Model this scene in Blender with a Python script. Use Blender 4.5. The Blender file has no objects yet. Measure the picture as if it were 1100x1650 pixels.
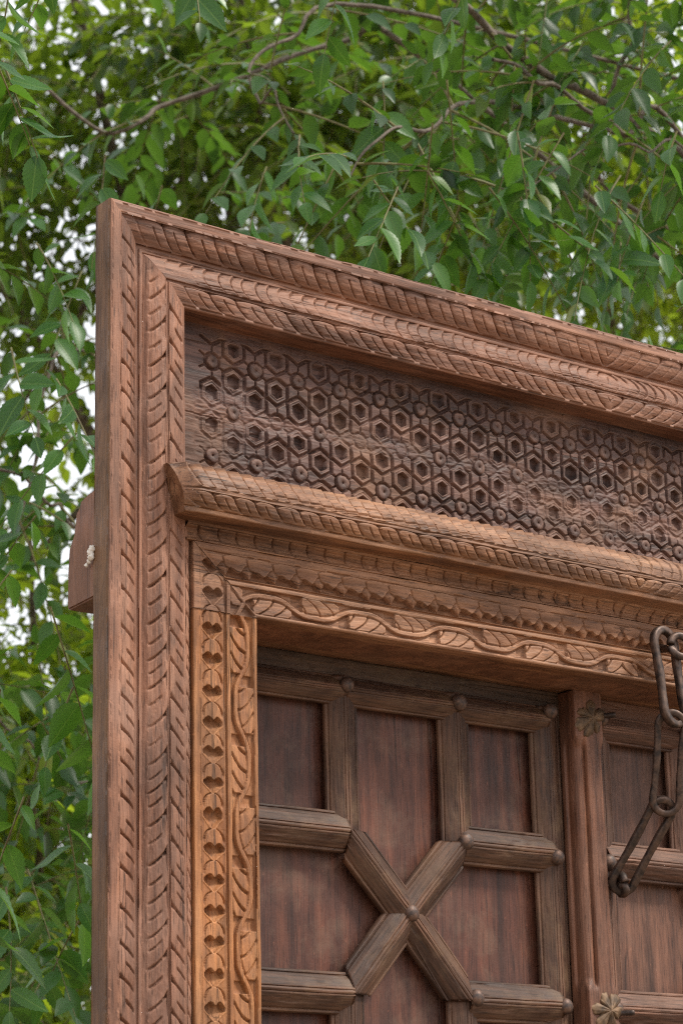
import bpy, math, random
import numpy as np
from mathutils import Matrix, Vector

# ------------------------------------------------------------------ camera, world, sun, exposure
S = bpy.context.scene
C = S.collection
rng = np.random.default_rng(11)
random.seed(4)

CAM = np.array([-2.1614, -3.5, 1.6])
RV = np.array([0.79973879, -0.59990491, -0.0230645])
UV = np.array([-0.15971213, -0.24963356, 0.9550786])
FV = np.array([0.57871401, 0.76012972, 0.29545373])
cd = bpy.data.cameras.new('camera')
cam = bpy.data.objects.new('camera', cd)
C.objects.link(cam)
cam.matrix_world = Matrix(((RV[0], UV[0], -FV[0], CAM[0]), (RV[1], UV[1], -FV[1], CAM[1]),
                           (RV[2], UV[2], -FV[2], CAM[2]), (0, 0, 0, 1)))
cd.sensor_width = 36.0
cd.lens = 4000.0 / 1650.0 * 36.0
cd.clip_start = 0.1
cd.clip_end = 3000
cd.dof.use_dof = True
cd.dof.focus_distance = 4.7
cd.dof.aperture_fstop = 6.3
S.camera = cam

SUN_EL, SUN_AZ = math.radians(52), math.radians(142)     # azimuth from +y towards +x
W = bpy.data.worlds.new('World')
S.world = W
W.use_nodes = True
nt = W.node_tree
for n in list(nt.nodes): nt.nodes.remove(n)
out = nt.nodes.new('ShaderNodeOutputWorld')
bg = nt.nodes.new('ShaderNodeBackground')
sky = nt.nodes.new('ShaderNodeTexSky')
sky.sky_type = 'NISHITA'
sky.sun_disc = False
sky.sun_elevation = SUN_EL
sky.sun_rotation = SUN_AZ
sky.air_density = 1.0
sky.dust_density = 4.0
sky.ozone_density = 1.0
mx = nt.nodes.new('ShaderNodeMix'); mx.data_type = 'RGBA'
mx.inputs['Factor'].default_value = 0.7
mx.inputs['B'].default_value = (9.6, 9.6, 9.7, 1)            # bright thin overcast
nt.links.new(sky.outputs[0], mx.inputs['A'])
nt.links.new(mx.outputs['Result'], bg.inputs['Color'])
bg.inputs['Strength'].default_value = 0.065
nt.links.new(bg.outputs[0], out.inputs['Surface'])

sd = bpy.data.lights.new('sun', 'SUN')
sd.energy = 1.5
sd.angle = math.radians(11)
sd.color = (1.0, 0.95, 0.86)
sun = bpy.data.objects.new('sun', sd)
C.objects.link(sun)
dv = Vector((math.sin(SUN_AZ) * math.cos(SUN_EL), math.cos(SUN_AZ) * math.cos(SUN_EL), math.sin(SUN_EL)))
sun.rotation_euler = dv.to_track_quat('Z', 'Y').to_euler()

S.cycles.filter_width = 1.15
S.cycles.use_denoising = False
S.cycles.sample_clamp_indirect = 5
S.view_settings.view_transform = 'Standard'
S.view_settings.look = 'None'
S.view_settings.gamma = 1.0
S.view_settings.use_curve_mapping = False
S.view_settings.exposure = 1.42

# ------------------------------------------------------------------ noise helpers
_T = np.random.default_rng(3).random((512, 512))


def vn(x, y, seed=0):
    x = np.asarray(x, float) + seed * 37.17; y = np.asarray(y, float) + seed * 91.7
    xi = np.floor(x).astype(int); yi = np.floor(y).astype(int)
    fx = x - xi; fy = y - yi
    fx = fx * fx * (3 - 2 * fx); fy = fy * fy * (3 - 2 * fy)
    a = _T[xi & 511, yi & 511]; b = _T[(xi + 1) & 511, yi & 511]
    c = _T[xi & 511, (yi + 1) & 511]; d = _T[(xi + 1) & 511, (yi + 1) & 511]
    return (a * (1 - fx) + b * fx) * (1 - fy) + (c * (1 - fx) + d * fx) * fy * 1.0


def fbm(x, y, seed=0, o=4):
    r = 0; a = 0.5; s = 1.0; t = 0
    for i in range(o):
        r = r + a * vn(x * s, y * s, seed + i * 5); t += a
        a *= 0.5; s *= 2.07
    return r / t


def sstep(a, b, x):
    t = np.clip((x - a) / (b - a), 0, 1)
    return t * t * (3 - 2 * t)


def vcut(d, w):
    return np.clip(1 - np.abs(d) / w, 0, 1) ** 0.8


# ------------------------------------------------------------------ object helpers
def mesh_from(name, V, Q=None, T=None, smooth=True):
    V = np.asarray(V, np.float32).reshape(-1, 3)
    me = bpy.data.meshes.new(name)
    nq = 0 if Q is None else len(Q); ntr = 0 if T is None else len(T)
    idx = []; st = []; k = 0
    if nq:
        Q = np.asarray(Q, np.int32).reshape(-1, 4); idx.append(Q.ravel()); st.append(np.arange(nq) * 4); k = nq * 4
    if ntr:
        T = np.asarray(T, np.int32).reshape(-1, 3); idx.append(T.ravel()); st.append(k + np.arange(ntr) * 3)
    idx = np.concatenate(idx).astype(np.int32); st = np.concatenate(st).astype(np.int32)
    me.vertices.add(len(V)); me.vertices.foreach_set('co', V.ravel())
    me.loops.add(len(idx)); me.loops.foreach_set('vertex_index', idx)
    me.polygons.add(nq + ntr); me.polygons.foreach_set('loop_start', st)
    me.update(calc_edges=True)
    me.polygons.foreach_set('use_smooth', np.full(nq + ntr, smooth, bool))
    me.validate()
    return me


def link(name, me, mat, parent=None, label=None, kind=None):
    o = bpy.data.objects.new(name, me)
    C.objects.link(o)
    if mat is not None and len(me.materials) == 0: me.materials.append(mat)
    if parent is not None: attach(o, parent)
    if label: o['label'] = label
    if kind: o['kind'] = kind
    return o


def attach(o, parent):
    o.parent = parent
    if parent.type == 'EMPTY':
        o.matrix_parent_inverse = Matrix.Translation(-parent.location)


def thing(name, loc, label, cat, group=None):
    o = bpy.data.objects.new(name, None)
    o.empty_display_size = 0.2
    o.location = loc
    C.objects.link(o)
    o['label'] = label; o['category'] = cat
    if group: o['group'] = group
    return o


def mirror(o, xc):
    c = o.copy(); C.objects.link(c)
    c.matrix_basis = Matrix.Translation((2 * xc, 0, 0)) @ Matrix.Scale(-1, 4, (1, 0, 0)) @ o.matrix_basis
    for ch in o.children:
        d = ch.copy(); C.objects.link(d); d.parent = c
    return c


def grid_quads(ns, nu, flip=False):
    a = np.arange(ns * nu).reshape(ns, nu)
    q = np.stack([a[:-1, :-1], a[1:, :-1], a[1:, 1:], a[:-1, 1:]], -1).reshape(-1, 4)
    return q[:, ::-1] if flip else q


def box_mesh(name, x0, x1, y0, y1, z0, z1, bev=0.002, smooth=False):
    import bmesh
    bm = bmesh.new()
    bmesh.ops.create_cube(bm, size=1)
    for v in bm.verts:
        v.co = Vector(((x0 + x1) / 2 + v.co.x * (x1 - x0), (y0 + y1) / 2 + v.co.y * (y1 - y0), (z0 + z1) / 2 + v.co.z * (z1 - z0)))
    if bev: bmesh.ops.bevel(bm, geom=bm.edges[:], offset=bev, segments=2, affect='EDGES')
    me = bpy.data.meshes.new(name); bm.to_mesh(me); bm.free()
    return me


def prism_mesh(name, poly, axis, a, b, bev=0.0015):
    """polygon (list of 2-D points) extruded along axis 'x' (poly in y,z) or 'y' (poly in x,z)"""
    import bmesh
    bm = bmesh.new()
    def P(p, t): return (t, p[0], p[1]) if axis == 'x' else (p[0], t, p[1])
    A = [bm.verts.new(P(p, a)) for p in poly]; B = [bm.verts.new(P(p, b)) for p in poly]
    bm.faces.new(A); bm.faces.new(B[::-1])
    n = len(poly)
    for i in range(n): bm.faces.new((A[i], B[i], B[(i + 1) % n], A[(i + 1) % n]))
    bmesh.ops.recalc_face_normals(bm, faces=bm.faces[:])
    if bev: bmesh.ops.bevel(bm, geom=bm.edges[:], offset=bev, segments=2, affect='EDGES')
    me = bpy.data.meshes.new(name); bm.to_mesh(me); bm.free()
    return me


def tube(pts, rad, k=8, closed=False, sq=0.0):
    """tube along pts; returns V, Q"""
    P = np.asarray(pts, float); n = len(P)
    rad = np.broadcast_to(np.asarray(rad, float), (n,))
    if closed: Tn = np.roll(P, -1, 0) - np.roll(P, 1, 0)
    else: Tn = np.gradient(P, axis=0)
    Tn /= np.linalg.norm(Tn, axis=1)[:, None] + 1e-9
    up = np.array([0.31, 0.87, 0.22])
    if closed:
        c = P - P.mean(0); up = np.linalg.svd(c, full_matrices=False)[2][2]
    A = np.cross(Tn, up); A /= np.linalg.norm(A, axis=1)[:, None] + 1e-9
    B = np.cross(Tn, A)
    th = np.linspace(0, 2 * np.pi, k, endpoint=False) + np.pi / k
    cs, sn = np.cos(th), np.sin(th)
    if sq:
        m = np.maximum(abs(cs), abs(sn)); f = (1 - sq) + sq / m; cs = cs * f; sn = sn * f
    V = P[:, None] + rad[:, None, None] * (cs[None, :, None] * A[:, None] + sn[None, :, None] * B[:, None])
    a = np.arange(n * k).reshape(n, k)
    rows = np.arange(n if closed else n - 1)
    nx = (rows + 1) % n
    Q = np.stack([a[rows], a[nx], np.roll(a[nx], -1, 1), np.roll(a[rows], -1, 1)], -1).reshape(-1, 4)
    return V.reshape(-1, 3), Q


def join(parts):
    Vs, Qs, o = [], [], 0
    for V, Q in parts:
        Vs.append(V); Qs.append(np.asarray(Q) + o); o += len(V)
    return np.concatenate(Vs), np.concatenate(Qs)


def spline(ctrl, n):
    P = np.asarray(ctrl, float)
    P = np.vstack([2 * P[0] - P[1], P, 2 * P[-1] - P[-2]])
    m = len(P) - 3
    t = np.linspace(0, m - 1e-6, n); i = t.astype(int); f = (t - i)[:, None]
    a, b, c, d = P[i], P[i + 1], P[i + 2], P[i + 3]
    return 0.5 * (2 * b + (c - a) * f + (2 * a - 5 * b + 4 * c - d) * f ** 2 + (3 * b - a - 3 * c + d) * f ** 3)


# ------------------------------------------------------------------ materials
def new_mat(name):
    m = bpy.data.materials.new(name); m.use_nodes = True
    return m, m.node_tree, m.node_tree.nodes['Principled BSDF']


def wood(name, dark, mid, light, patch, axis, rough=0.62, patch_amt=0.5, wear=0.35, wear_col=None, bump=0.35, grain=1.0, dust=None):
    m, t, b = new_mat(name)
    N, L = t.nodes, t.links
    tc = N.new('ShaderNodeTexCoord')
    def mapped(along, across):
        mp = N.new('ShaderNodeMapping')
        s = [across] * 3; s['xyz'.index(axis)] = along
        mp.inputs['Scale'].default_value = s
        L.new(tc.outputs['Object'], mp.inputs['Vector'])
        return mp
    def noise(vec, scale, detail, rough_=0.6, dist=0.0):
        n = N.new('ShaderNodeTexNoise'); n.inputs['Scale'].default_value = scale
        n.inputs['Detail'].default_value = detail; n.inputs['Roughness'].default_value = rough_; n.inputs['Distortion'].default_value = dist
        L.new(vec, n.inputs['Vector']); return n
    def ramp(fac, stops):
        r = N.new('ShaderNodeValToRGB')
        while len(r.color_ramp.elements) < len(stops): r.color_ramp.elements.new(0.5)
        for e, (p, c) in zip(r.color_ramp.elements, stops):
            e.position = p; e.color = (*c, 1) if len(c) == 3 else c
        L.new(fac, r.inputs[0]); return r
    def mix(f, a, c, mode='MIX'):
        n = N.new('ShaderNodeMix'); n.data_type = 'RGBA'; n.blend_type = mode
        if isinstance(f, float): n.inputs['Factor'].default_value = f
        else: L.new(f, n.inputs['Factor'])
        for k, v in (('A', a), ('B', c)):
            if isinstance(v, tuple): n.inputs[k].default_value = (*v, 1)
            else: L.new(v, n.inputs[k])
        return n.outputs['Result']
    g1 = noise(mapped(1.1, 26 * grain).outputs[0], 1.0, 7, 0.62, 0.7)
    base = ramp(g1.outputs['Fac'], [(0.36, dark), (0.5, mid), (0.64, light)])
    fib = noise(mapped(7, 330 * grain).outputs[0], 1.0, 3, 0.6, 0.2)
    fr = ramp(fib.outputs['Fac'], [(0.30, (0.62,) * 3), (0.55, (1.05,) * 3)])
    col = mix(0.75, base.outputs[0], fr.outputs[0], 'MULTIPLY')
    pn = noise(tc.outputs['Object'], 5.0, 6, 0.62, 0.6)
    pr = ramp(pn.outputs['Fac'], [(0.46, (0, 0, 0)), (0.62, (patch_amt,) * 3)])
    col = mix(pr.outputs[0], col, patch)
    pn2 = noise(mapped(3.0, 11.0).outputs[0], 1.3, 5, 0.6, 0.4)
    pr2 = ramp(pn2.outputs['Fac'], [(0.36, (0.55,) * 3), (0.60, (1.12,) * 3)])
    col = mix(0.8, col, pr2.outputs[0], 'MULTIPLY')
    # pores and dark streaks along the grain
    st = noise(mapped(3.5, 150 * grain).outputs[0], 1.0, 2, 0.5, 0.0)
    sr = ramp(st.outputs['Fac'], [(0.27, (0.42,) * 3), (0.37, (1,) * 3)])
    col = mix(0.7, col, sr.outputs[0], 'MULTIPLY')
    po = noise(mapped(26, 430).outputs[0], 1.0, 2, 0.5, 0.0)
    por = ramp(po.outputs['Fac'], [(0.34, (0.38,) * 3), (0.42, (1,) * 3)])
    col = mix(0.75, col, por.outputs[0], 'MULTIPLY')
    sc_ = noise(mapped(60, 110).outputs[0], 1.0, 3, 0.6, 0.0)
    scr = ramp(sc_.outputs['Fac'], [(0.66, (0, 0, 0)), (0.74, (0.45,) * 3)])
    col = mix(scr.outputs[0], col, tuple(min(1, c * 1.5 + 0.01) for c in light))
    # growth-ring lines: contours of a stretched noise
    rn = noise(mapped(0.9, 7.5 * grain).outputs[0], 1.0, 2.5, 0.5, 0.3)
    rm = N.new('ShaderNodeMath'); rm.operation = 'MULTIPLY'; L.new(rn.outputs['Fac'], rm.inputs[0]); rm.inputs[1].default_value = 17.0
    rf = N.new('ShaderNodeMath'); rf.operation = 'FRACT'; L.new(rm.outputs[0], rf.inputs[0])
    rl = ramp(rf.outputs[0], [(0.0, (0.62,) * 3), (0.22, (1.0,) * 3), (0.8, (1.05,) * 3), (1.0, (0.62,) * 3)])
    col = mix(0.55, col, rl.outputs[0], 'MULTIPLY')
    # water and hand stains, and drying cracks that follow the grain
    sn = noise(tc.outputs['Object'], 2.3, 7, 0.65, 1.2)
    sr_ = ramp(sn.outputs['Fac'], [(0.38, (0.68, 0.64, 0.62)), (0.55, (1.0,) * 3)])
    col = mix(0.8, col, sr_.outputs[0], 'MULTIPLY')
    cn = noise(mapped(1.3, 30.0).outputs[0], 1.0, 2, 0.5, 0.5)
    cr = ramp(cn.outputs['Fac'], [(0.655, (1.0,) * 3), (0.675, (0.22,) * 3), (0.70, (1.0,) * 3)])
    col = mix(0.85, col, cr.outputs[0], 'MULTIPLY')
    if dust is not None:
        dn = noise(tc.outputs['Object'], 13.0, 8, 0.7, 0.3)
        dr = ramp(dn.outputs['Fac'], [(0.50, (0, 0, 0)), (0.66, (dust[3],) * 3)])
        col = mix(dr.outputs[0], col, dust[:3])
    if wear > 0:
        ge = N.new('ShaderNodeNewGeometry')
        wr = ramp(ge.outputs['Pointiness'], [(0.515, (0, 0, 0)), (0.60, (wear,) * 3)])
        col = mix(wr.outputs[0], col, wear_col or tuple(min(1, c * 1.45) for c in light))
    L.new(col, b.inputs['Base Color'])
    rr = ramp(pn.outputs['Fac'], [(0.35, (rough - 0.09,) * 3), (0.65, (rough + 0.12,) * 3)])
    L.new(rr.outputs[0], b.inputs['Roughness'])
    b.inputs['Specular IOR Level'].default_value = 0.35
    add = N.new('ShaderNodeMath'); add.operation = 'MULTIPLY_ADD'
    L.new(fib.outputs['Fac'], add.inputs[0]); add.inputs[1].default_value = 0.5
    L.new(g1.outputs['Fac'], add.inputs[2])
    add2 = N.new('ShaderNodeMath'); add2.operation = 'MULTIPLY_ADD'
    L.new(sr.outputs[0], add2.inputs[0]); add2.inputs[1].default_value = 0.6
    L.new(add.outputs[0], add2.inputs[2])
    rough_n = noise(tc.outputs['Object'], 220.0, 4, 0.7)
    add3 = N.new('ShaderNodeMath'); add3.operation = 'MULTIPLY_ADD'
    L.new(rough_n.outputs['Fac'], add3.inputs[0]); add3.inputs[1].default_value = 0.5
    L.new(add2.outputs[0], add3.inputs[2])
    add4 = N.new('ShaderNodeMath'); add4.operation = 'MULTIPLY_ADD'
    L.new(cr.outputs[0], add4.inputs[0]); add4.inputs[1].default_value = 1.0
    L.new(add3.outputs[0], add4.inputs[2])
    bp = N.new('ShaderNodeBump'); bp.inputs['Strength'].default_value = bump * 1.4; bp.inputs['Distance'].default_value = 0.0024
    L.new(add4.outputs[0], bp.inputs['Height'])
    L.new(bp.outputs[0], b.inputs['Normal'])
    return m


BROWN = ((0.15, 0.064, 0.035), (0.265, 0.121, 0.070), (0.355, 0.178, 0.110), (0.285, 0.168, 0.126))
TEAK = ((0.175, 0.076, 0.037), (0.295, 0.142, 0.073), (0.395, 0.208, 0.117), (0.25, 0.135, 0.085))
M = {}
M['post'] = wood('weathered_wood_upright', *BROWN, 'z')
M['head'] = wood('weathered_wood_level', *BROWN, 'x')
M['side'] = wood('plain_sawn_wood', (0.115, 0.055, 0.023), (0.195, 0.096, 0.042), (0.26, 0.135, 0.063), (0.15, 0.085, 0.045), 'z', wear=0.1)
M['beam'] = wood('sawn_beam_wood', (0.13, 0.054, 0.028), (0.215, 0.094, 0.05), (0.28, 0.132, 0.074), (0.19, 0.10, 0.062), 'z', wear=0.1)
M['orange'] = wood('orange_teak', (0.23, 0.083, 0.027), (0.36, 0.145, 0.050), (0.46, 0.210, 0.083), (0.30, 0.150, 0.08), 'z', patch_amt=0.45)
M['lintel'] = wood('brown_teak_level', *TEAK, 'x')
M['lintel_up'] = wood('brown_teak_upright', *TEAK, 'x')
M['cornice'] = wood('worn_cornice_wood', (0.155, 0.067, 0.032), (0.27, 0.126, 0.062), (0.385, 0.200, 0.108), (0.20, 0.122, 0.09), 'x', wear=0.45)
M['frieze'] = wood('dark_grimy_wood', (0.062, 0.031, 0.024), (0.112, 0.057, 0.044), (0.17, 0.088, 0.065), (0.27, 0.150, 0.092), 'x', patch_amt=0.55, wear=0.55, wear_col=(0.27, 0.165, 0.12))
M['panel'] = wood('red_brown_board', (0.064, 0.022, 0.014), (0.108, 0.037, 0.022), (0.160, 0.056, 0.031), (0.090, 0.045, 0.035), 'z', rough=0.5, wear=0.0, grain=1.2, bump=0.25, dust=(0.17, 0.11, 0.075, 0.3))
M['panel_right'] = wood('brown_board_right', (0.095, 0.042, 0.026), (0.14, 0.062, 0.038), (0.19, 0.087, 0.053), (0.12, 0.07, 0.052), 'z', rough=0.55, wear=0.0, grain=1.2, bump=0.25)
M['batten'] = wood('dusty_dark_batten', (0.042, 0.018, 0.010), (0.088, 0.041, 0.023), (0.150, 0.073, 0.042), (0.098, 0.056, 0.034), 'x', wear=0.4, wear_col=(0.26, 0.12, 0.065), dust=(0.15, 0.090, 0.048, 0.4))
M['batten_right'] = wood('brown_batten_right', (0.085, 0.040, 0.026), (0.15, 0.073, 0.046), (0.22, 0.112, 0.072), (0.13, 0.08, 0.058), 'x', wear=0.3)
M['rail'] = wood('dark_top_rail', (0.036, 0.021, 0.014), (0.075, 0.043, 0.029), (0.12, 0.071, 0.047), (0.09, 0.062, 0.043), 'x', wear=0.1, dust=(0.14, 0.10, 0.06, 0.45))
M['stile'] = wood('red_brown_stile', (0.125, 0.050, 0.027), (0.20, 0.084, 0.047), (0.28, 0.125, 0.072), (0.19, 0.10, 0.068), 'z', rough=0.55)


def simple_mat(name, c1, c2, scale, rough, metal=0.0, bump=0.2, detail=5, spec=0.5):
    m, t, b = new_mat(name); N, L = t.nodes, t.links
    tc = N.new('ShaderNodeTexCoord')
    n = N.new('ShaderNodeTexNoise'); n.inputs['Scale'].default_value = scale; n.inputs['Detail'].default_value = detail
    L.new(tc.outputs['Object'], n.inputs['Vector'])
    r = N.new('ShaderNodeValToRGB')
    r.color_ramp.elements[0].position = 0.35; r.color_ramp.elements[0].color = (*c1, 1)
    r.color_ramp.elements[1].position = 0.65; r.color_ramp.elements[1].color = (*c2, 1)
    L.new(n.outputs['Fac'], r.inputs[0]); L.new(r.outputs[0], b.inputs['Base Color'])
    b.inputs['Roughness'].default_value = rough; b.inputs['Metallic'].default_value = metal
    b.inputs['Specular IOR Level'].default_value = spec
    bp = N.new('ShaderNodeBump'); bp.inputs['Strength'].default_value = bump; bp.inputs['Distance'].default_value = 0.002
    L.new(n.outputs['Fac'], bp.inputs['Height']); L.new(bp.outputs[0], b.inputs['Normal'])
    return m


M['iron'] = simple_mat('rusty_iron', (0.035, 0.026, 0.023), (0.12, 0.075, 0.055), 70, 0.5, 0.55, 0.5)
M['stud'] = simple_mat('dull_iron_stud', (0.05, 0.036, 0.032), (0.15, 0.085, 0.058), 110, 0.55, 0.4, 0.5)
M['brass'] = simple_mat('tarnished_brass', (0.055, 0.034, 0.019), (0.185, 0.110, 0.058), 80, 0.62, 0.3, 0.5)
M['cotton'] = simple_mat('white_cotton', (0.62, 0.55, 0.46), (0.82, 0.77, 0.70), 160, 0.9, 0, 0.6)
M['ground'] = simple_mat('dry_earth', (0.16, 0.115, 0.075), (0.27, 0.20, 0.135), 1.5, 0.9, 0, 0.4)
M['bark'] = simple_mat('grey_brown_bark', (0.075, 0.057, 0.043), (0.19, 0.15, 0.12), 45, 0.8, 0, 0.6)
M['twig'] = simple_mat('green_brown_twig', (0.13, 0.10, 0.04), (0.20, 0.20, 0.07), 30, 0.6, 0, 0.2)
M['brickwall'] = simple_mat('mud_brick', (0.30, 0.16, 0.09), (0.42, 0.24, 0.14), 4, 0.9, 0, 0.4)
M['dark'] = simple_mat('dark_opening', (0.02, 0.02, 0.02), (0.04, 0.035, 0.03), 4, 0.9, 0, 0.1)


def leaf_mat(name, c0, c1, c2, trans, tmix=0.42, obj_random=False):
    m = bpy.data.materials.new(name); m.use_nodes = True
    t = m.node_tree; N, L = t.nodes, t.links
    b = N['Principled BSDF']; o = N['Material Output']
    if obj_random:
        src = N.new('ShaderNodeObjectInfo').outputs['Random']
    else:
        src = N.new('ShaderNodeNewGeometry').outputs['Random Per Island']
    r = N.new('ShaderNodeValToRGB'); r.color_ramp.elements.new(0.5)
    r.color_ramp.elements.new(0.9)
    for e, (p, c) in zip(r.color_ramp.elements, ((0.0, c0), (0.55, c1), (0.955, c2), (1.0, (0.17, 0.17, 0.03)))):
        e.position = p; e.color = (*c, 1)
    L.new(src, r.inputs[0])
    colr = r.outputs[0]
    if obj_random:
        tc = N.new('ShaderNodeTexCoord'); sp = N.new('ShaderNodeSeparateXYZ'); L.new(tc.outputs['Object'], sp.inputs[0])
        ab = N.new('ShaderNodeMath'); ab.operation = 'ABSOLUTE'; L.new(sp.outputs['Y'], ab.inputs[0])
        ma = N.new('ShaderNodeMath'); ma.operation = 'MULTIPLY_ADD'; L.new(ab.outputs[0], ma.inputs[0]); ma.inputs[1].default_value = -0.75; L.new(sp.outputs['X'], ma.inputs[2])
        mm = N.new('ShaderNodeMath'); mm.operation = 'MULTIPLY'; L.new(ma.outputs[0], mm.inputs[0]); mm.inputs[1].default_value = 10.5
        fr = N.new('ShaderNodeMath'); fr.operation = 'PINGPONG'; L.new(mm.outputs[0], fr.inputs[0]); fr.inputs[1].default_value = 0.5
        vr = N.new('ShaderNodeValToRGB'); vr.color_ramp.elements[0].position = 0.02; vr.color_ramp.elements[0].color = (0.16,) * 3 + (1,)
        vr.color_ramp.elements[1].position = 0.14; vr.color_ramp.elements[1].color = (0, 0, 0, 1); L.new(fr.outputs[0], vr.inputs[0])
        mr = N.new('ShaderNodeValToRGB'); mr.color_ramp.elements[0].position = 0.006; mr.color_ramp.elements[0].color = (1, 1, 1, 1)
        mr.color_ramp.elements[1].position = 0.018; mr.color_ramp.elements[1].color = (0, 0, 0, 1); L.new(ab.outputs[0], mr.inputs[0])
        mxv = N.new('ShaderNodeMath'); mxv.operation = 'MAXIMUM'; L.new(vr.outputs[0], mxv.inputs[0]); L.new(mr.outputs[0], mxv.inputs[1])
        cv = N.new('ShaderNodeMix'); cv.data_type = 'RGBA'; L.new(mxv.outputs[0], cv.inputs['Factor'])
        L.new(r.outputs[0], cv.inputs['A']); cv.inputs['B'].default_value = (0.11, 0.20, 0.05, 1)
        colr = cv.outputs['Result']
        bpv = N.new('ShaderNodeBump'); bpv.inputs['Strength'].default_value = 0.12; bpv.inputs['Distance'].default_value = 0.004; bpv.invert = True
        L.new(mxv.outputs[0], bpv.inputs['Height']); L.new(bpv.outputs[0], b.inputs['Normal'])
    L.new(colr, b.inputs['Base Color'])
    b.inputs['Roughness'].default_value = 0.38
    b.inputs['Specular IOR Level'].default_value = 0.45
    tr = N.new('ShaderNodeBsdfTranslucent')
    mx = N.new('ShaderNodeMix'); mx.data_type = 'RGBA'; mx.blend_type = 'MULTIPLY'; mx.inputs['Factor'].default_value = 0.0
    hs = N.new('ShaderNodeMix'); hs.data_type = 'RGBA'; hs.inputs['Factor'].default_value = 0.75
    L.new(r.outputs[0], hs.inputs['A']); hs.inputs['B'].default_value = (*trans, 1)
    L.new(hs.outputs['Result'], tr.inputs['Color'])
    ms = N.new('ShaderNodeMixShader'); ms.inputs[0].default_value = tmix
    L.new(b.outputs[0], ms.inputs[1]); L.new(tr.outputs[0], ms.inputs[2])
    L.new(ms.outputs[0], o.inputs['Surface'])
    return m


M['leaf_near'] = leaf_mat('near_leaf', (0.012, 0.056, 0.016), (0.026, 0.098, 0.025), (0.054, 0.148, 0.030), (0.20, 0.44, 0.02), 0.32, True)
M['leaf_mid'] = leaf_mat('mid_leaf', (0.008, 0.038, 0.011), (0.018, 0.070, 0.018), (0.040, 0.115, 0.022), (0.20, 0.42, 0.025), 0.28)
M['leaf_back'] = leaf_mat('back_leaf', (0.012, 0.040, 0.009), (0.026, 0.070, 0.013), (0.058, 0.110, 0.017), (0.34, 0.50, 0.025), 0.44)  # less yellow and less translucent than the far leaf, for the left tree
M['leaf_far'] = leaf_mat('far_leaf', (0.014, 0.042, 0.008), (0.032, 0.078, 0.012), (0.075, 0.125, 0.016), (0.48, 0.64, 0.03), 0.56)

# ------------------------------------------------------------------ ground
XC = 1.216                                   # symmetry axis of the frame
ZT = 3.469                                   # top of the frame
gx = np.linspace(-400, 400, 41)
G = np.stack(np.meshgrid(gx, gx, indexing='ij'), -1).reshape(-1, 2)
link('ground', mesh_from('ground', np.c_[G, np.zeros(len(G))], grid_quads(41, 41), smooth=False), M['ground'], kind='structure')

# ------------------------------------------------------------------ carved strips
def resample(pts, step):
    P = np.asarray(pts, float); d = np.r_[0, np.cumsum(np.linalg.norm(np.diff(P, axis=0), axis=1))]
    n = max(2, int(math.ceil(d[-1] / step)) + 1)
    t = np.linspace(0, d[-1], n)
    t = np.unique(np.r_[t, d])
    return np.c_[np.interp(t, d, P[:, 0]), np.interp(t, d, P[:, 1])], t / d[-1]


def strip(name, segs, smap, s0fun, s1fun, ns, mat, parent, fade=0.03, cap=False, seed=0, wob=0.0012, step=0.0012, smooth=True, flip=False):
    """segs: (points (w,h), relief function or None).  smap(s,w,h) -> xyz.  Displacement along the profile normal."""
    W_, H_, NW, NH, RL = [], [], [], [], []
    for pts, fn in segs:
        stp = step if fn else max(step, 0.004)
        R, v = resample(pts, stp)
        T = np.gradient(R, axis=0); T /= np.linalg.norm(T, axis=1)[:, None] + 1e-12
        W_.append(R[:, 0]); H_.append(R[:, 1]); NW.append(-T[:, 1]); NH.append(T[:, 0]); RL.append((fn, v, len(R)))
    w = np.concatenate(W_); h = np.concatenate(H_); nw = np.concatenate(NW); nh = np.concatenate(NH)
    t = ns if isinstance(ns, np.ndarray) else np.linspace(0, 1, ns)
    n = len(t)
    a = s0fun(w); b = s1fun(w)
    Sg = a[None, :] + (b - a)[None, :] * t[:, None]
    D = np.zeros_like(Sg); k = 0
    for fn, v, m in RL:
        if fn is not None:
            D[:, k:k + m] = fn(Sg[:, k:k + m], np.broadcast_to(v, (n, m)))
        k += m
    f = sstep(0.0, fade, Sg - a[None, :]) if fade else 1.0
    D = D * f
    D += wob * (fbm(Sg * 9, np.broadcast_to(w * 60, Sg.shape), seed + 40, 3) - 0.5) * 2
    Wd = w[None] + nw[None] * D; Hd = h[None] + nh[None] * D
    V = smap(Sg, Wd, Hd)
    Q = grid_quads(n, len(w), flip)
    if cap:
        m = len(w); c = V.reshape(-1, 3)[:m]
        V = np.concatenate([V.reshape(-1, 3), c, c.mean(0, keepdims=True)])
        i = np.arange(m - 1); o = n * m
        T = np.stack([o + i, o + i + 1, np.full(m - 1, o + m)], -1)
        me = mesh_from(name, V, Q, T, smooth)
        sm = np.ones(len(me.polygons), bool); sm[len(Q):] = False
        me.polygons.foreach_set('use_smooth', sm)
    else:
        me = mesh_from(name, V, Q, None, smooth)
    return link(name, me, mat, parent)


def jit(s, P, seed, amt=0.12):
    return s / P + amt * 2 * (vn(s / P * 0.9, 0 * s + seed * 3.3, seed) - 0.5)


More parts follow.
